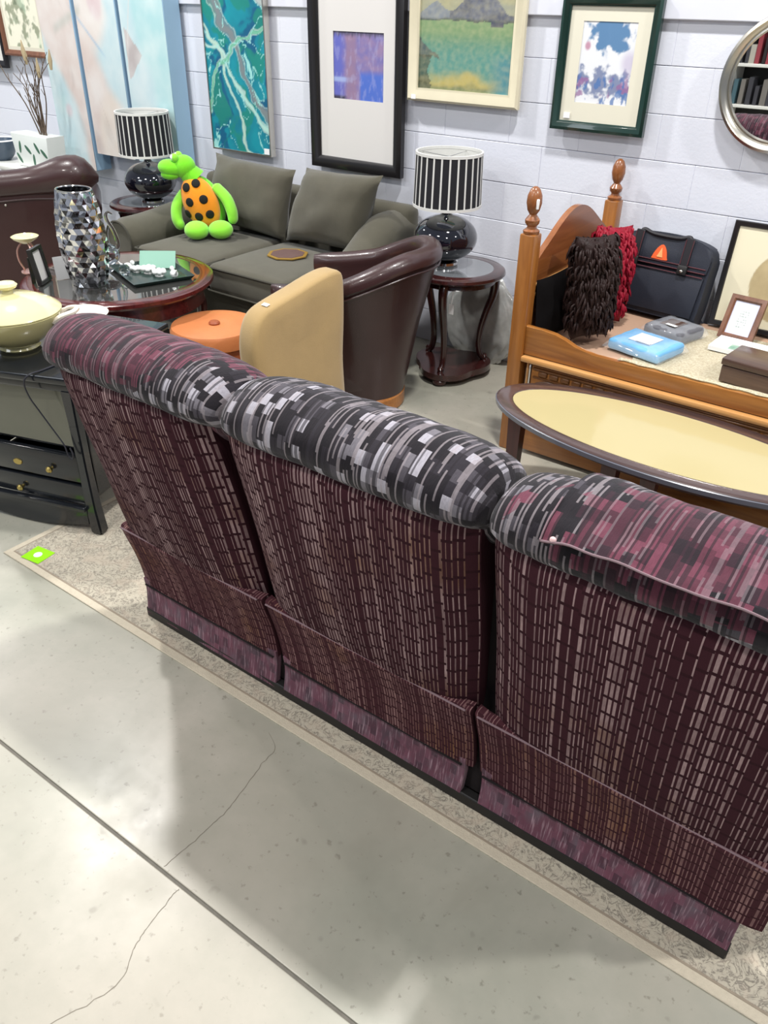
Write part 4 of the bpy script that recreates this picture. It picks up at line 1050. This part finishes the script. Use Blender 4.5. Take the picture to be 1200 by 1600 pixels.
    # fur pillows
    def fur(label, loc, w, h, t, rot, mat, sd, n=900, ln=.05):
        T = thing('fur_pillow', label, 'pillow', loc)
        T.rotation_euler = rot
        bm = bmesh.new(); pillow(bm, w, h, t, 26, .05, .012, sd)
        for v in bm.verts:
            f = noise.noise(Vector((v.co.x*20, v.co.z*7, sd))); v.co.y += .012*f*(1 if v.co.y > 0 else -1)
        bm.normal_update(); fs = [(f.calc_center_median(), f.normal.copy()) for f in bm.faces]
        link('cover', bm, mat, T, auto=179)
        rnd = random.Random(int(sd)); bm = bmesh.new()
        for k in range(n):
            c, nn = rnd.choice(fs); c = c+Vector((rnd.uniform(-.01, .01), 0, rnd.uniform(-.01, .01)))
            if c.z < -h/2+.075: continue
            out = nn if nn.dot(c) > 0 else -nn
            side = Vector((rnd.uniform(-.5, .5), rnd.uniform(-.3, .3), 0)); L_ = ln*rnd.uniform(.6, 1.3)
            p1 = c+out*.010+Vector((0, 0, -.2*L_))+side*.15*L_; p2 = c+out*.013+Vector((0, 0, -.7*L_))+side*.5*L_; p3 = c+out*.006+Vector((0, 0, -L_))+side*L_*.9
            tube(bm, [c-out*.004, p1, p2, p3], [.006, .0075, .006, .001], 4, cap=False)
        stuff(link('fur_tufts', bm, mat, T, auto=179)); return T
    fur('shaggy dark brown fur pillow standing against the bed headboard', (-1.425, 3.52, .775), .205, .46, .15, (radians(-6), 0, radians(58)), m['furbrown'], 2., 900, .055)
    fur('crimson ruffled pillow standing behind the dark brown fur pillow', (-1.475, 3.82, .755), .20, .46, .13, (radians(-6), radians(3), radians(56)), m['furred'], 9., 800, .05)
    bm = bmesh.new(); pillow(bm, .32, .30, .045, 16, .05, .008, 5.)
    o = tag(link('black_shade_cushion', bm, m['blackcloth'], None, auto=80), 'flat black cushion added for the deep shade between headboard and brown fur pillow', 'cushion'); o.location = (-1.58, 3.46, .676); o.rotation_euler = (radians(-5), 0, radians(88))  # black cushion added to fill the deep shade under the headboard rails
    # briefcase
    b = thing('briefcase', 'navy nylon briefcase with two buckled straps leaning on the wall', 'bag', (-1.32, 4.075, z+.018), radians(-6))
    R = Matrix.Rotation(radians(-13), 4, 'X')
    bm = bmesh.new(); prism(bm, spline2([(-.245, .02), (-.25, .2), (-.245, .32), (-.20, .362), (-.08, .385), (.08, .385), (.20, .362), (.245, .32), (.25, .2), (.245, .02), (.2, 0), (-.2, 0)], 4, True), .10, 'y', -.05, .018); xf(bm, R); link('body', bm, m['navynylon'], b)
    bm = bmesh.new(); prism(bm, spline2([(-.24, .235), (-.243, .32), (-.195, .358), (-.08, .381), (.08, .381), (.195, .358), (.243, .32), (.24, .235)], 4)+[], .012, 'y', -.064, .004); xf(bm, R); link('flap', bm, m['navynylon'], b)
    bm = bmesh.new(); prism(bm, [(-.225, .02), (.225, .02), (.235, .215), (-.235, .215)], .012, 'y', -.062, .005); xf(bm, R); link('front_pocket', bm, m['navynylon'], b)
    bm = bmesh.new()
    for zz, w in ((.236, .235), (.256, .235), (.216, .23)): tube(bm, [(-w, -.067, zz), (w, -.067, zz)], .0028, 6)
    xf(bm, R); link('stitched_seam', bm, m['redthread'], b)
    for x in (-.135, .125):
        bm = bmesh.new(); box(bm, (x, -.071, .315), (.044, .008, .135), .003, 1); xf(bm, R); s = link('strap', bm, m['navydark'], b)
        bm = bmesh.new(); box(bm, (x, -.075, .235), (.05, .014, .045), .006, 2); xf(bm, R); link('buckle', bm, m['black'], s)
        bm = bmesh.new(); ball(bm, (x, -.084, .229), (.009, .004, .007), 10, 8); xf(bm, R); link('clasp', bm, m['nickel'], s)
        bm = bmesh.new()
        for s_ in (-.019, .019): tube(bm, [(x+s_, -.076, .26), (x+s_, -.076, .375)], .0018, 6)
        xf(bm, R); link('stitching', bm, m['redthread'], s)
    bm = bmesh.new(); tube(bm, smooth_path([(-.135, -.06, .375), (-.12, -.06, .385), (-.06, -.065, .372), (.06, -.065, .372), (.11, -.06, .385), (.125, -.06, .375)], 5), .010, 8); xf(bm, R); link('handle', bm, m['navydark'], b)
    bm = bmesh.new(); prism(bm, spline2([(-.047, .268), (-.03, .31), (-.005, .332), (.018, .31), (.03, .275), (.03, .262), (-.04, .262)], 3, True), .004, 'y', -.069, 0); xf(bm, R); e = link('badge', bm, m['flame'], b, smooth=False)
    bm = bmesh.new(); prism(bm, [(-.022, .272), (-.004, .318), (.008, .272)], .003, 'y', -.0715, 0); xf(bm, R); link('badge_highlight', bm, m['flame2'], e, smooth=False)
    # lace runner
    bm = bmesh.new(); nx, ny = 34, 30
    G = [[None]*(ny+1) for _ in range(nx+1)]
    for i in range(nx+1):
        for j in range(ny+1):
            u, v = i/nx, j/ny
            x = -1.16+u*1.1+.008*sin(v*40)*(1 if i == 0 else 0); y = 3.275+v*.78
            zz = z+.003+.0022*noise.noise(Vector((x*9, y*9, 0)))+.0015
            if j <= 1: zz = .578+.006*(j == 0)*0+.002*noise.noise(Vector((x*14, 0, 0)))+(.004 if j else 0)-.012*(1-j)*(.5+.5*sin(x*26))*0
            if j == 2: zz = .555
            if j == 0: y -= .012+.006*sin(x*52)
            if j == 1: y = 3.285
            if j == 2: y = 3.318
            G[i][j] = bm.verts.new((x, y, zz))
    for i in range(nx):
        for j in range(ny): bm.faces.new((G[i][j], G[i+1][j], G[i+1][j+1], G[i][j+1]))
    r = bmesh.ops.solidify(bm, geom=bm.faces[:], thickness=-.0015)
    tag(link('lace_runner', bm, m['lace'], None, auto=80), 'cream lace cloth spread over the bed and its side rail', 'cloth')
    # bedding packs
    def pack(label, loc, rz, w, d, h, mat, sd, tilt=0.):
        t = thing('bedding_pack', label, 'pack', loc, rz)
        bm = bmesh.new(); cushion_box(bm, (0, 0, h/2), (w, d, h), h*.32, .008)
        for v in bm.verts: v.co += Vector((0, 0, .004))*noise.noise(v.co*22+Vector((sd, 0, 0))); v.co.z = max(.0005, v.co.z+tilt*v.co.x)
        link('folded_bedding', bm, mat, t)
        bm = bmesh.new(); box(bm, (.0, -.01, h+.0085), (w*.42, d*.5, .002), .0, 1); link('paper_insert', bm, m['greybed'] if sd < 2 else m['walnut'], t) if sd > 2 else link('paper_insert', bm, m['white'], t)
        bm = bmesh.new(); n = 26; V = {}
        for i in range(n+1):
            for j in range(n+1):
                a, b = (i/n-.5)*(w+.03), (j/n-.5)*(d+.03); e = max(abs(i/n-.5), abs(j/n-.5))*2
                V[i, j] = bm.verts.new((a, b, .012+h*(1-e**6)+.006*noise.noise(Vector((a*24, b*24, sd*3)))))
        for i in range(n):
            for j in range(n): bm.faces.new((V[i, j], V[i+1, j], V[i+1, j+1], V[i, j+1]))
        link('plastic_wrap', bm, m['film'], t, auto=70)
        bm = bmesh.new(); box(bm, (w*.08, -d*.27, h+.0135), (w*.26, d*.10, .001)); link('white_label', bm, m['white'], t)
    pack('light blue bedding pack in clear plastic near the side rail of the bed', (-1.15, 3.575, z+.008), radians(-12), .27, .22, .05, m['bluebed'], 1.)
    pack('grey bedding pack in clear plastic behind the light blue pack', (-1.12, 3.85, z+.008), radians(-16), .21, .20, .055, m['greybed'], 3.)
    # leaning frame with a round print
    f = thing('leaning_picture', 'large black framed picture of a round tan disc leaning on the wall', 'picture', (-.765, 4.125, z+.012), radians(0))
    Rf = Matrix.Rotation(radians(-9), 4, 'X') @ Matrix.Translation((0, 0, .245))
    bm = bmesh.new(); frame_ring(bm, .55, .49, [(0, -.012), (0, .012), (.02, .012), (.026, .0), (.022, -.010), (.004, -.016)]); xf(bm, Rf); link('frame', bm, m['frameblack'], f)
    def disc(u, v):
        x, y = (u-.5)*.51, (v-.5)*.45; r = sqrt((x-.03)**2+(y+.02)**2); c = rgb(226, 218, 190)
        d = rgb(168, 150, 112); n = fbm(x*16, y*16, 3); d = mixc(d, rgb(190, 172, 132), .5+.6*n)
        return mixc(d, c, sst(.165, .170, r))
    o = picture('print', .51, .45, 90, 80, disc, m['print'], f, -.002); o.data.transform(Rf)
    bm = bmesh.new(); box(bm, (0, .006, 0), (.53, .006, .47)); xf(bm, Rf); link('backing', bm, m['frameblack'], f, smooth=False)
    # small wooden frame
    f = thing('wooden_photo_frame', 'small brown wooden frame with a printed page, leaning before the round disc picture', 'photo frame', (-.865, 3.96, z+.010), radians(-6))
    Rf = Matrix.Rotation(radians(-24), 4, 'X') @ Matrix.Translation((0, 0, .105))
    bm = bmesh.new(); frame_ring(bm, .165, .205, [(0, -.010), (0, .012), (.02, .012), (.026, -.004), (.018, -.012)]); xf(bm, Rf); link('frame', bm, m['framebrown'], f)
    def page(u, v):
        c = rgb(206, 208, 226)
        if .2 < u < .8 and .12 < v < .82: c = rgb(224, 226, 228)
        if .3 < u < .7 and .22 < v < .72:
            row = floor(v*26); 
            if row % 2 == 0 and noise.noise(Vector((u*38, row*3.1, 0))) > -.08: c = rgb(166, 176, 172)
        return c
    o = picture('print', .118, .158, 44, 56, page, m['print'], f, -.001); o.data.transform(Rf)
    bm = bmesh.new(); box(bm, (0, .006, 0), (.14, .006, .18)); xf(bm, Rf); link('backing', bm, m['framebrown'], f, smooth=False)
    bm = bmesh.new(); box(bm, (0, .075, .082), (.05, .005, .165)); link('easel_back', bm, m['framebrown'], f)
    # flat white framed print
    f = thing('flat_framed_print', 'white framed print with a green and red picture lying flat on lace', 'picture', (-.725, 3.85, z+.009), radians(-2))
    bm = bmesh.new(); frame_ring(bm, .40, .17, [(0, -.010), (0, .010), (.012, .010), (.012, -.004), (.010, -.010)]); xf(bm, Matrix.Translation((0, 0, .0115)) @ Matrix.Rotation(radians(-90), 4, 'X')); link('frame', bm, m['white'], f)
    def strip(u, v):
        if not (.16 < u < .84 and .26 < v < .74): return rgb(236, 234, 226)
        n = fbm(u*9, v*5, 8); c = mixc(rgb(92, 140, 118), rgb(150, 176, 156), .5+n)
        return mixc(c, rgb(196, 70, 66), sst(.1, .3, fbm(u*7, v*6, 21))*sst(.22, .1, abs(u-.42)))
    o = picture('print', .376, .146, 60, 26, strip, m['print'], f, 0); o.data.transform(Matrix.Translation((0, 0, .008)) @ Matrix.Rotation(radians(-90), 4, 'X'))
    bm = bmesh.new(); box(bm, (0, 0, .004), (.38, .15, .006)); link('backing', bm, m['white'], f, smooth=False)
    # wooden box
    t = thing('wooden_box', 'dark walnut lidded box at the right end of the bed', 'box', (-.575, 3.52, z+.010), radians(-5))
    bm = bmesh.new(); box(bm, (0, 0, .035), (.38, .20, .07), .004, 2); link('box_body', bm, m['walnut'], t)
    bm = bmesh.new(); box(bm, (0, 0, .088), (.39, .21, .03), .006, 2); link('lid', bm, m['walnut'], t)
    # small teal tin at the very edge
    t = thing('teal_tin', 'small teal tin at right edge in front of the leaning picture', 'tin', (-.62, 4.0, z+.009))
    bm = bmesh.new(); lathe(bm, [(0, 0), (.04, 0), (.042, .004), (.042, .08), (0, .08)], 24); link('tin_body', bm, MAT['book5'], t)
    bm = bmesh.new(); lathe(bm, [(.043, .078), (.044, .08), (.044, .098), (.04, .102), (0, .103)], 24); link('lid', bm, MAT['book5'], t)
build_bed()

# ================================================================== WALL PICTURES
def hang(name, label, cat, cx, cz, group=None, y=4.197): return thing(name, label, cat, (cx, y, cz), 0, group)
def framed(T, w, h, fw, depth, fmat, fprof, mat=None, window=None, fn=None, res=(60, 60), rough='print', voff=0., uoff=0.):
    m = MAT
    bm = bmesh.new(); frame_ring(bm, w, h, fprof or [(0, -.001), (0, -depth), (fw*.35, -depth-.004), (fw, -depth*.6), (fw, -.001)]); link('frame', bm, fmat, T)
    iw, ih = w-2*fw+.01, h-2*fw+.01
    if window:
        ww, wh = window
        bm = bmesh.new(); frame_ring(bm, iw, ih, [(0, -depth*.35), (0, -depth*.40), ((iw-ww)/2, -depth*.40), ((iw-ww)/2, -depth*.35)])
        for v in bm.verts:   # mat opening : keep equal borders even when the window is off-centre
            inner = abs(v.co.x) < iw/2-.004 and abs(v.co.z) < ih/2-.004
            if inner: v.co.x = (1 if v.co.x > 0 else -1)*ww/2+uoff; v.co.z = (1 if v.co.z > 0 else -1)*wh/2+voff
        link('mat', bm, mat, T, smooth=False)
        o = picture('print', ww+.01, wh+.01, res[0], res[1], fn, m[rough], T, -depth*.30); o.location = (uoff, 0, voff)
    else:
        picture('print', iw, ih, res[0], res[1], fn, m[rough], T, -depth*.35)
    bm = bmesh.new(); box(bm, (0, -depth*.14, 0), (w-fw, depth*.2, h-fw)); link('backing', bm, m['frameblack'], T, smooth=False)
def pictures():
    m = MAT
    # far left edge : plain mat in a dark frame, then botanical print
    T = hang('framed_picture', 'dark framed picture with white mat cut off at far left', 'picture', -7.205, 1.72)
    framed(T, .66, .78, .05, .03, m['frameblack'], None, m['mat'], (.36, .46), lambda u, v: mixc(rgb(150, 150, 140), rgb(200, 196, 180), .5+fbm(u*4, v*4, 2)), (20, 24))
    def botan(u, v):
        n = fbm(u*5, v*6, 4.2); c = rgb(236, 234, 214)
        d = sqrt(((u-.5)/.42)**2+((v-.42)/.34)**2)
        k = sst(.0, .25, n+.55-d*.75); c = mixc(c, rgb(126, 136, 108), k*.8)
        k2 = sst(.15, .4, fbm(u*8, v*8, 9)-.15)*sst(1.2, .5, d); c = mixc(c, rgb(96, 110, 88), k2*.7)
        if v > .6: c = mixc(c, rgb(170, 166, 176), .5*sst(.05, .3, fbm(u*6, v*3, 30)))
        c = mixc(c, rgb(196, 216, 190), .5*sst(.1, .4, fbm(u*3, v*3, 14)))
        return c
    T = hang('framed_picture', 'brown framed botanical print of grey green leaves at upper left', 'picture', -6.58, 1.80)
    framed(T, .57, .75, .04, .03, m['framebrown'], None, m['matcream'], (.45, .62), botan, (70, 90))
    # pale three part canvas
    def pastel(g, v):
        w = fbm(g*1.6, v*2.0, 6)*.5
        x, y = g*1.45, v*1.55
        c = rgb(184, 208, 214)
        c = mixc(c, rgb(206, 192, 186), sst(.0, .12, .34-abs((x-.42)+(y-.55)*.42+w*.25)))
        c = mixc(c, rgb(214, 204, 198), sst(-.02, .10, .20-sqrt((x-.62)**2*1.1+(y-.95)**2*.6)+w*.2))
        c = mixc(c, rgb(160, 196, 200), sst(0, .15, .25-sqrt((x-.13)**2*2+(y-.42)**2)+w*.3))
        c = mixc(c, rgb(206, 186, 188), sst(0, .07, .17-sqrt((x-.70)**2*3+(y-1.15)**2*.5)+w*.2))
        c = mixc(c, rgb(216, 206, 196), sst(0, .10, .26-sqrt((x-.75)**2+(y-.25)**2*.45)+w*.2))
        c = mixc(c, rgb(168, 206, 210), sst(0, .1, x-1.12+w*.3))
        c = mixc(c, rgb(176, 176, 168), .8*sst(0, .05, .05-abs(y-.92-(x-.3)*.35))*sst(.42, .3, abs(x-.35)*2))
        c = mixc(c, rgb(128, 172, 204), .8*sst(0, .03, .022-abs((x-.52)*.8+(y-.92)))*sst(.22, .1, abs(x-.58)))
        if x > 1.0 and y > .62 and (x-1.0) < .17*(1-abs((y-.76))/.16): c = mixc(c, rgb(176, 162, 160), .85)
        c = mixc(c, rgb(214, 206, 202), .7*sst(0, .012, .010-abs(x-1.02-.28*(y-.78)**2-.22*(y-.78)))*sst(.6, .7, y))
        c = mixc(c, rgb(150, 140, 138), .35*sst(0, .01, .006-abs((x-.55)+(y-.55)*.5+w*.1)))
        c = mixc(c, rgb(196, 160, 172), .6*sst(.06, .02, sqrt((x-.19)**2+(y-.38)**2)))
        n = fbm(g*7, v*7, 12); return mixc(c, rgb(232, 234, 232), .18+.35*n)
    for i, (x0, x1, zb, lab) in enumerate(((-6.15, -5.75, .70, 'left panel of the pale pastel canvas painting in three parts'), (-5.705, -5.265, .83, 'middle panel of the pale pastel canvas painting in three parts'), (-5.225, -4.78, .83, 'right panel of the pale pastel canvas painting with deep blue side edge'))):
        zt = 2.35; w, h = x1-x0, zt-zb; cx, cz = (x0+x1)/2, (zb+zt)/2; dp = .14
        T = hang('pastel_painting', lab, 'painting', cx, cz, 'three part pastel canvas')
        bm = bmesh.new(); box(bm, (0, -dp/2, 0), (w, dp, h), .004, 1); link('stretcher', bm, m['bluewood'], T)
        picture('painted_face', w-.004, h-.004, 46, 130, lambda u, v, x0=x0, w=w, zb=zb, h=h: pastel((x0+u*w+6.15)/1.37, (zb+v*h-.70)/1.65), m['printmatte'], T, -dp-.0006)
    # teal poured canvas
    def teal(u, v):
        x, y = u*.53, v*1.35
        wx = x+.10*fbm(x*3, y*3, 1); wy = y+.14*fbm(x*3, y*3, 7)
        n = fbm(wx*4, wy*3, 5); c = mixc(rgb(8, 112, 134), rgb(14, 140, 156), .5+n)
        c = mixc(c, rgb(8, 88, 124), sst(.05, .3, fbm(wx*6, wy*5, 17)))
        c = mixc(c, rgb(24, 128, 112), .8*sst(.10, .3, fbm(wx*5, wy*4, 33)))
        for k, (a, b, w0, col) in enumerate(((.62, 1.18, .022, (168, 178, 176)), (.30, .80, .030, (118, 128, 132)), (.10, .62, .012, (176, 206, 190)), (.52, .36, .014, (170, 210, 200)), (.05, .28, .016, (110, 178, 150)))):
            sl = (-1.7, -1.6, -2.2, -.9, 1.1)[k]
            d = abs((wy-b)-sl*(wx-a*.53))/sqrt(1+sl*sl); ww = w0*(1+.8*fbm(x*9, y*9, 40+k))
            c = mixc(rgb(*col), c, sst(ww*.3, ww*1.5, d))
            c = mixc(rgb(190, 212, 204), c, .45+.55*sst(.001, .007, abs(d-ww*1.1)))
        v2 = abs(fbm(wx*5+3, wy*4, 51)); c = mixc(rgb(150, 210, 206), c, sst(.006, .035, v2))
        return c
    T = hang('canvas_painting', 'tall teal poured paint canvas with white and gold veins', 'painting', -4.262, 1.66)
    bm = bmesh.new(); box(bm, (0, -.02, 0), (.530, .04, 1.36), .003, 1); link('stretcher', bm, m['matgrey'], T)
    bm = bmesh.new(); frame_ring(bm, .54, 1.37, [(0, -.002), (0, -.046), (.008, -.046), (.008, -.002)]); link('edge_frame', bm, m['nickel'], T)
    picture('painted_face', .524, 1.352, 84, 210, teal, m['print'], T, -.0408)
    bm = bmesh.new(); box(bm, (.235, -.048, -.655), (.045, .002, .035)); link('price_sticker', bm, m['white'], T)
    # black frame, wide mat
    def violet(u, v):
        n = fbm(u*5, v*7, 3); c = mixc(rgb(116, 110, 168), rgb(146, 124, 160), .5+n)
        c = mixc(c, rgb(92, 100, 184), sst(.30, .12, u)*.9)
        c = mixc(c, rgb(74, 108, 196), sst(.5, .56, u)*sst(.48, .36, v)*.95)
        c = mixc(c, rgb(150, 166, 214), sst(.05, .02, abs(v-.3))*sst(.42, .36, u))
        c = mixc(c, rgb(146, 118, 142), sst(.22, .3, u)*sst(.5, .42, u)*.7)
        c = mixc(c, rgb(84, 78, 104), sst(.90, .97, v+.06*noise.noise(Vector((u*30, 0, 0)))))
        c = mixc(c, rgb(58, 54, 72), sst(.08, .04, v)*sst(.3, .2, u))
        return mixc(c, rgb(176, 176, 214), .25*sst(.1, .4, fbm(u*16, v*5, 8)))
    T = hang('framed_picture', 'large black framed print of violet blocks with a wide pale mat', 'picture', -3.31, 1.51)
    framed(T, .685, 1.09, .065, .035, m['frameblack'], [(0, -.001), (0, -.036), (.02, -.044), (.045, -.038), (.065, -.022), (.065, -.001)], m['matgrey'], (.365, .345), violet, (56, 56), voff=.018, uoff=.012)
    # landscape
    def land(u, v):
        n = fbm(u*6, v*8, 2)
        c = mixc(rgb(92, 136, 110), rgb(84, 140, 130), sst(.55, .3, v)); c = mixc(c, rgb(118, 146, 104), sst(.44, .60, v))
        c = mixc(c, rgb(178, 164, 96), sst(.24, .12, v+.05*n+abs(u-.5)*.16)); c = mixc(c, rgb(112, 120, 84), sst(.10, .03, v+.04*n))
        c = mixc(c, rgb(76, 132, 140), sst(.7, .95, u)*sst(.45, .25, v))
        sh = .66+.02*n
        if v > sh:
            c = mixc(rgb(166, 160, 120), rgb(150, 152, 134), fbm(u*3, v*6, 20)+.5)
            hills = .70+.13*exp(-((u-.18)/.13)**2)+.26*exp(-((u-.68)/.17)**2)+.09*exp(-((u-.48)/.12)**2)+.025*fbm(u*9, 0, 5)
            if v < hills:
                c = mixc(rgb(112, 116, 126), rgb(84, 88, 102), .5+fbm(u*9, v*12, 11)*1.2)
                if u < .33: c = mixc(c, rgb(142, 152, 160), .5)
            c = mixc(rgb(66, 78, 72), c, sst(.0, .035, v-sh))
        if u < .42 and v < .52-.9*u+.06*n and v > .30+.06*n: c = mixc(rgb(70, 86, 92), rgb(92, 104, 92), .5+n)
        if u < .13+.05*n and v < .34: c = mixc(c, rgb(58, 66, 54), .8)
        if .76 < u < .88 and .62 < v < .68+.04*n: c = rgb(72, 76, 92)
        return mixc(c, rgb(196, 190, 150), .10+.18*fbm(u*22, v*22, 7))
    T = hang('framed_picture', 'cream framed landscape painting of mountains over a green lake', 'painting', -2.592, 1.69)
    framed(T, .70, .61, .062, .03, m['framecream'], [(0, -.001), (0, -.022), (.012, -.034), (.028, -.03), (.05, -.018), (.064, -.02), (.064, -.001)], None, None, land, (96, 96), 'printmatte')
    bm = bmesh.new(); box(bm, (-.30, -.033, -.285), (.03, .003, .022)); link('white_sticker', bm, m['white'], T)
    # green frame
    def water(u, v):
        n = fbm(u*6, v*8, 5); c = rgb(224, 226, 230)
        d = sqrt(((u-.55)/.38)**2+((v-.86)/.2)**2)
        c = mixc(c, rgb(72, 120, 164), sst(.0, .35, 1.2-d+n*.6)*.95)
        c = mixc(c, rgb(98, 136, 176), .7*sst(0, .2, .08-abs(u-.48-.1*n))*sst(.5, .62, v))
        d = sqrt(((u-.5)/.5)**2+((v-.26)/.17)**2)
        c = mixc(c, rgb(92, 108, 150), sst(.0, .5, 1.1-d+n*.9)*.85)
        c = mixc(c, rgb(142, 96, 146), .8*sst(.05, .3, fbm(u*5, v*6, 40)-.03)*sst(.45, .3, v))
        c = mixc(c, rgb(70, 112, 170), .8*sst(.1, .25, fbm(u*9, v*5, 61))*sst(.42, .3, v))
        c = mixc(c, rgb(176, 108, 140), .8*sst(.07, .03, sqrt((u-.14)**2+(v-.70)**2))); c = mixc(c, rgb(168, 150, 188), .5*sst(.2, .05, sqrt((u-.92)**2+(v-.52)**2)))
        return c
    T = hang('framed_picture', 'dark green framed watercolour of blue and violet blooms in cream mat', 'picture', -1.80, 1.607)
    framed(T, .49, .575, .042, .03, m['framegreen'], [(0, -.001), (0, -.030), (.014, -.036), (.03, -.028), (.042, -.02), (.042, -.001)], m['matcream'], (.27, .345), water, (80, 100), voff=.012, uoff=0)
    bm = bmesh.new(); box(bm, (-.165, -.016, -.222), (.034, .002, .026)); link('white_sticker', bm, m['white'], T)
    # round mirror
    T = hang('wall_mirror', 'round mirror in a stepped silver frame at the upper right', 'mirror', -.966, 1.586)
    R = Matrix.Rotation(radians(90), 4, 'X')
    bm = bmesh.new(); lathe(bm, [(.225, .010), (.232, .022), (.240, .020), (.246, .032), (.262, .040), (.274, .034), (.279, .018), (.277, .001), (.225, .001), (.225, .010)], 72); xf(bm, R); link('frame', bm, m['nickel'], T)
    bm = bmesh.new(); lathe(bm, [(0, .012), (.229, .012), (.229, .004), (0, .004)], 72); xf(bm, R); link('mirror_glass', bm, m['mirror'], T)
pictures()

# ================================================================== PLANT STAND BEHIND THE CLUB CHAIR
def far_left():
    m = MAT
    t = thing('console_table', 'white console table mostly hidden behind the brown club chair', 'table', (-6.50, 3.86, 0))
    bm = bmesh.new(); box(bm, (0, 0, .695), (1.0, .34, .03), .004, 2); link('table_top', bm, m['shelfwhite'], t)
    for x in (-.46, .46):
        for y in (-.14, .14):
            bm = bmesh.new(); box(bm, (x, y, .34), (.04, .04, .68), .004, 1); link('leg', bm, m['shelfwhite'], t)
    z = .7105
    p = thing('planter', 'white planter with green leaf motifs behind the leather club chair', 'planter', (-6.15, 3.86, z))
    bm = bmesh.new(); prism(bm, [(-.20, 0), (.20, 0), (.235, .235), (-.235, .235)], .16, 'y', -.08, .012); link('pot', bm, m['pot'], p)
    for x, zz, a in ((-.13, .14, .5), (-.03, .13, -.6), (.09, .15, -.35), (.17, .12, -.6), (.03, .06, .4), (-.16, .06, -.4)):
        bm = bmesh.new(); prism(bm, [(.045*cos(b)*1., .014*sin(b)) for b in [2*pi*k/14 for k in range(14)]], .002, 'y', -.0815)
        xf(bm, Matrix.Translation((x, 0, zz)) @ Matrix.Rotation(a+pi/2*.8, 4, 'Y')); link('leaf_motif', bm, m['leaf'], p)
    b = thing('dried_branches', 'dried twig bouquet rising from the white planter', 'plant', (-6.08, 3.86, z+.236))
    rnd = random.Random(3)
    for k, (dx, h, tuft) in enumerate(((-.40, .50, 0), (-.28, .40, 0), (-.20, .45, 0), (-.10, .52, 1), (-.06, .55, 1), (-.03, .46, 0), (.02, .50, 0), (.07, .44, 1), (.13, .55, 0), (.20, .50, 1), (-.15, .3, 0), (-.02, .34, 0))):
        bx = rnd.uniform(-.05, .06); pts = [(bx, 0, 0), (bx+dx*.3, rnd.uniform(-.03, .03), h*.4), (bx+dx*.7, rnd.uniform(-.04, .04), h*.75), (bx+dx, rnd.uniform(-.05, .05), h)]
        bm = bmesh.new(); tube(bm, smooth_path(pts, 5), [.006-.00025*i for i in range(16)], 6)
        for q in range(3):
            t_ = .45+.18*q; P = smooth_path(pts, 5)[int(t_*15)]; tube(bm, [P, (P.x+rnd.uniform(-.03, .03), P.y+rnd.uniform(-.02, .02), P.z+.05)], .0022, 5)
        s = link('twig', bm, m['twig'], b)
        if tuft:
            bm = bmesh.new(); tube(bm, [(pts[3][0]-dx*.02, pts[3][1], h-.06), (pts[3][0], pts[3][1], h), (pts[3][0]+dx*.05, pts[3][1], h+.07)], [.008, .016, .003], 8); link('tuft', bm, m['tuft'], s)
    b2 = thing('bowl', 'slate blue bowl with white rim at left edge beside the planter', 'bowl', (-6.66, 3.84, z))
    bm = bmesh.new(); lathe(bm, [(0, 0), (.06, 0), (.09, .03), (.13, .10), (.14, .15), (.13, .15), (.08, .04), (0, .03)], 30); link('bowl_body', bm, m['navy'], b2)
    bm = bmesh.new(); lathe(bm, [(.128, .148), (.134, .156), (.142, .148), (.134, .142), (.128, .148)], 30); link('rim', bm, m['white'], b2)
far_left()

# ================================================================== SHELVES BEHIND THE CAMERA (seen in the mirror)
def shelves():
    m = MAT
    cx = -2.86
    T = thing('shelf_unit', 'white shelf unit of books, seen only in the round mirror', 'shelf', (cx, -1.75, 0))
    L_ = 2.7
    for x in (-L_/2, 0, L_/2):
        bm = bmesh.new(); box(bm, (x, 0, .95), (.05, .36, 1.9), .004, 1); link('upright', bm, m['shelfwhite'], T)
    for z in (.16, .54, .92, 1.30, 1.68, 1.885):
        for h in (0, 1):
            bm = bmesh.new(); box(bm, ((h-.5)*L_/2, 0, z), (L_/2-.05, .36, .03), .004, 1); link('shelf_board', bm, m['shelfwhite'], T)
    bm = bmesh.new(); box(bm, (0, -.175, .95), (L_-.05, .01, 1.86)); link('back_panel', bm, m['black'], T)
    rnd = random.Random(11); cols = ('dark grey', 'taupe', 'beige', 'black', 'red', 'teal', 'ivory')
    ords = ('first', 'second', 'third', 'fourth', 'fifth', 'sixth', 'seventh', 'eighth', 'ninth', 'tenth', 'eleventh', 'twelfth')
    for si, z in enumerate((.92, 1.30)):
        for x0, x1, bay in ((.04, .56, 'right of'), (-.30, -.04, 'left of')):
            x = x0; n = 0
            while x < x1-.06 and n < 12:
                w = rnd.uniform(.03, .06); h = rnd.uniform(.17, .28); c = rnd.choice((0, 0, 1, 2, 3, 3, 4, 5, 6))
                bm = bmesh.new(); box(bm, (0, 0, h/2), (w, .18, h), .002, 1)
                o = link('book', bm, m['book%d' % c], None, smooth=False); o.location = (cx+x+w/2, -1.68, z+.0155)
                tag(o, '%s book, %s from left on %s shelf %s the mirrored upright' % (cols[c], ords[n], ('lower', 'upper')[si], bay), 'book', 'books on the white shelves')
                n += 1; x += w+rnd.choice((.003, .004, .006, .03))
shelves()
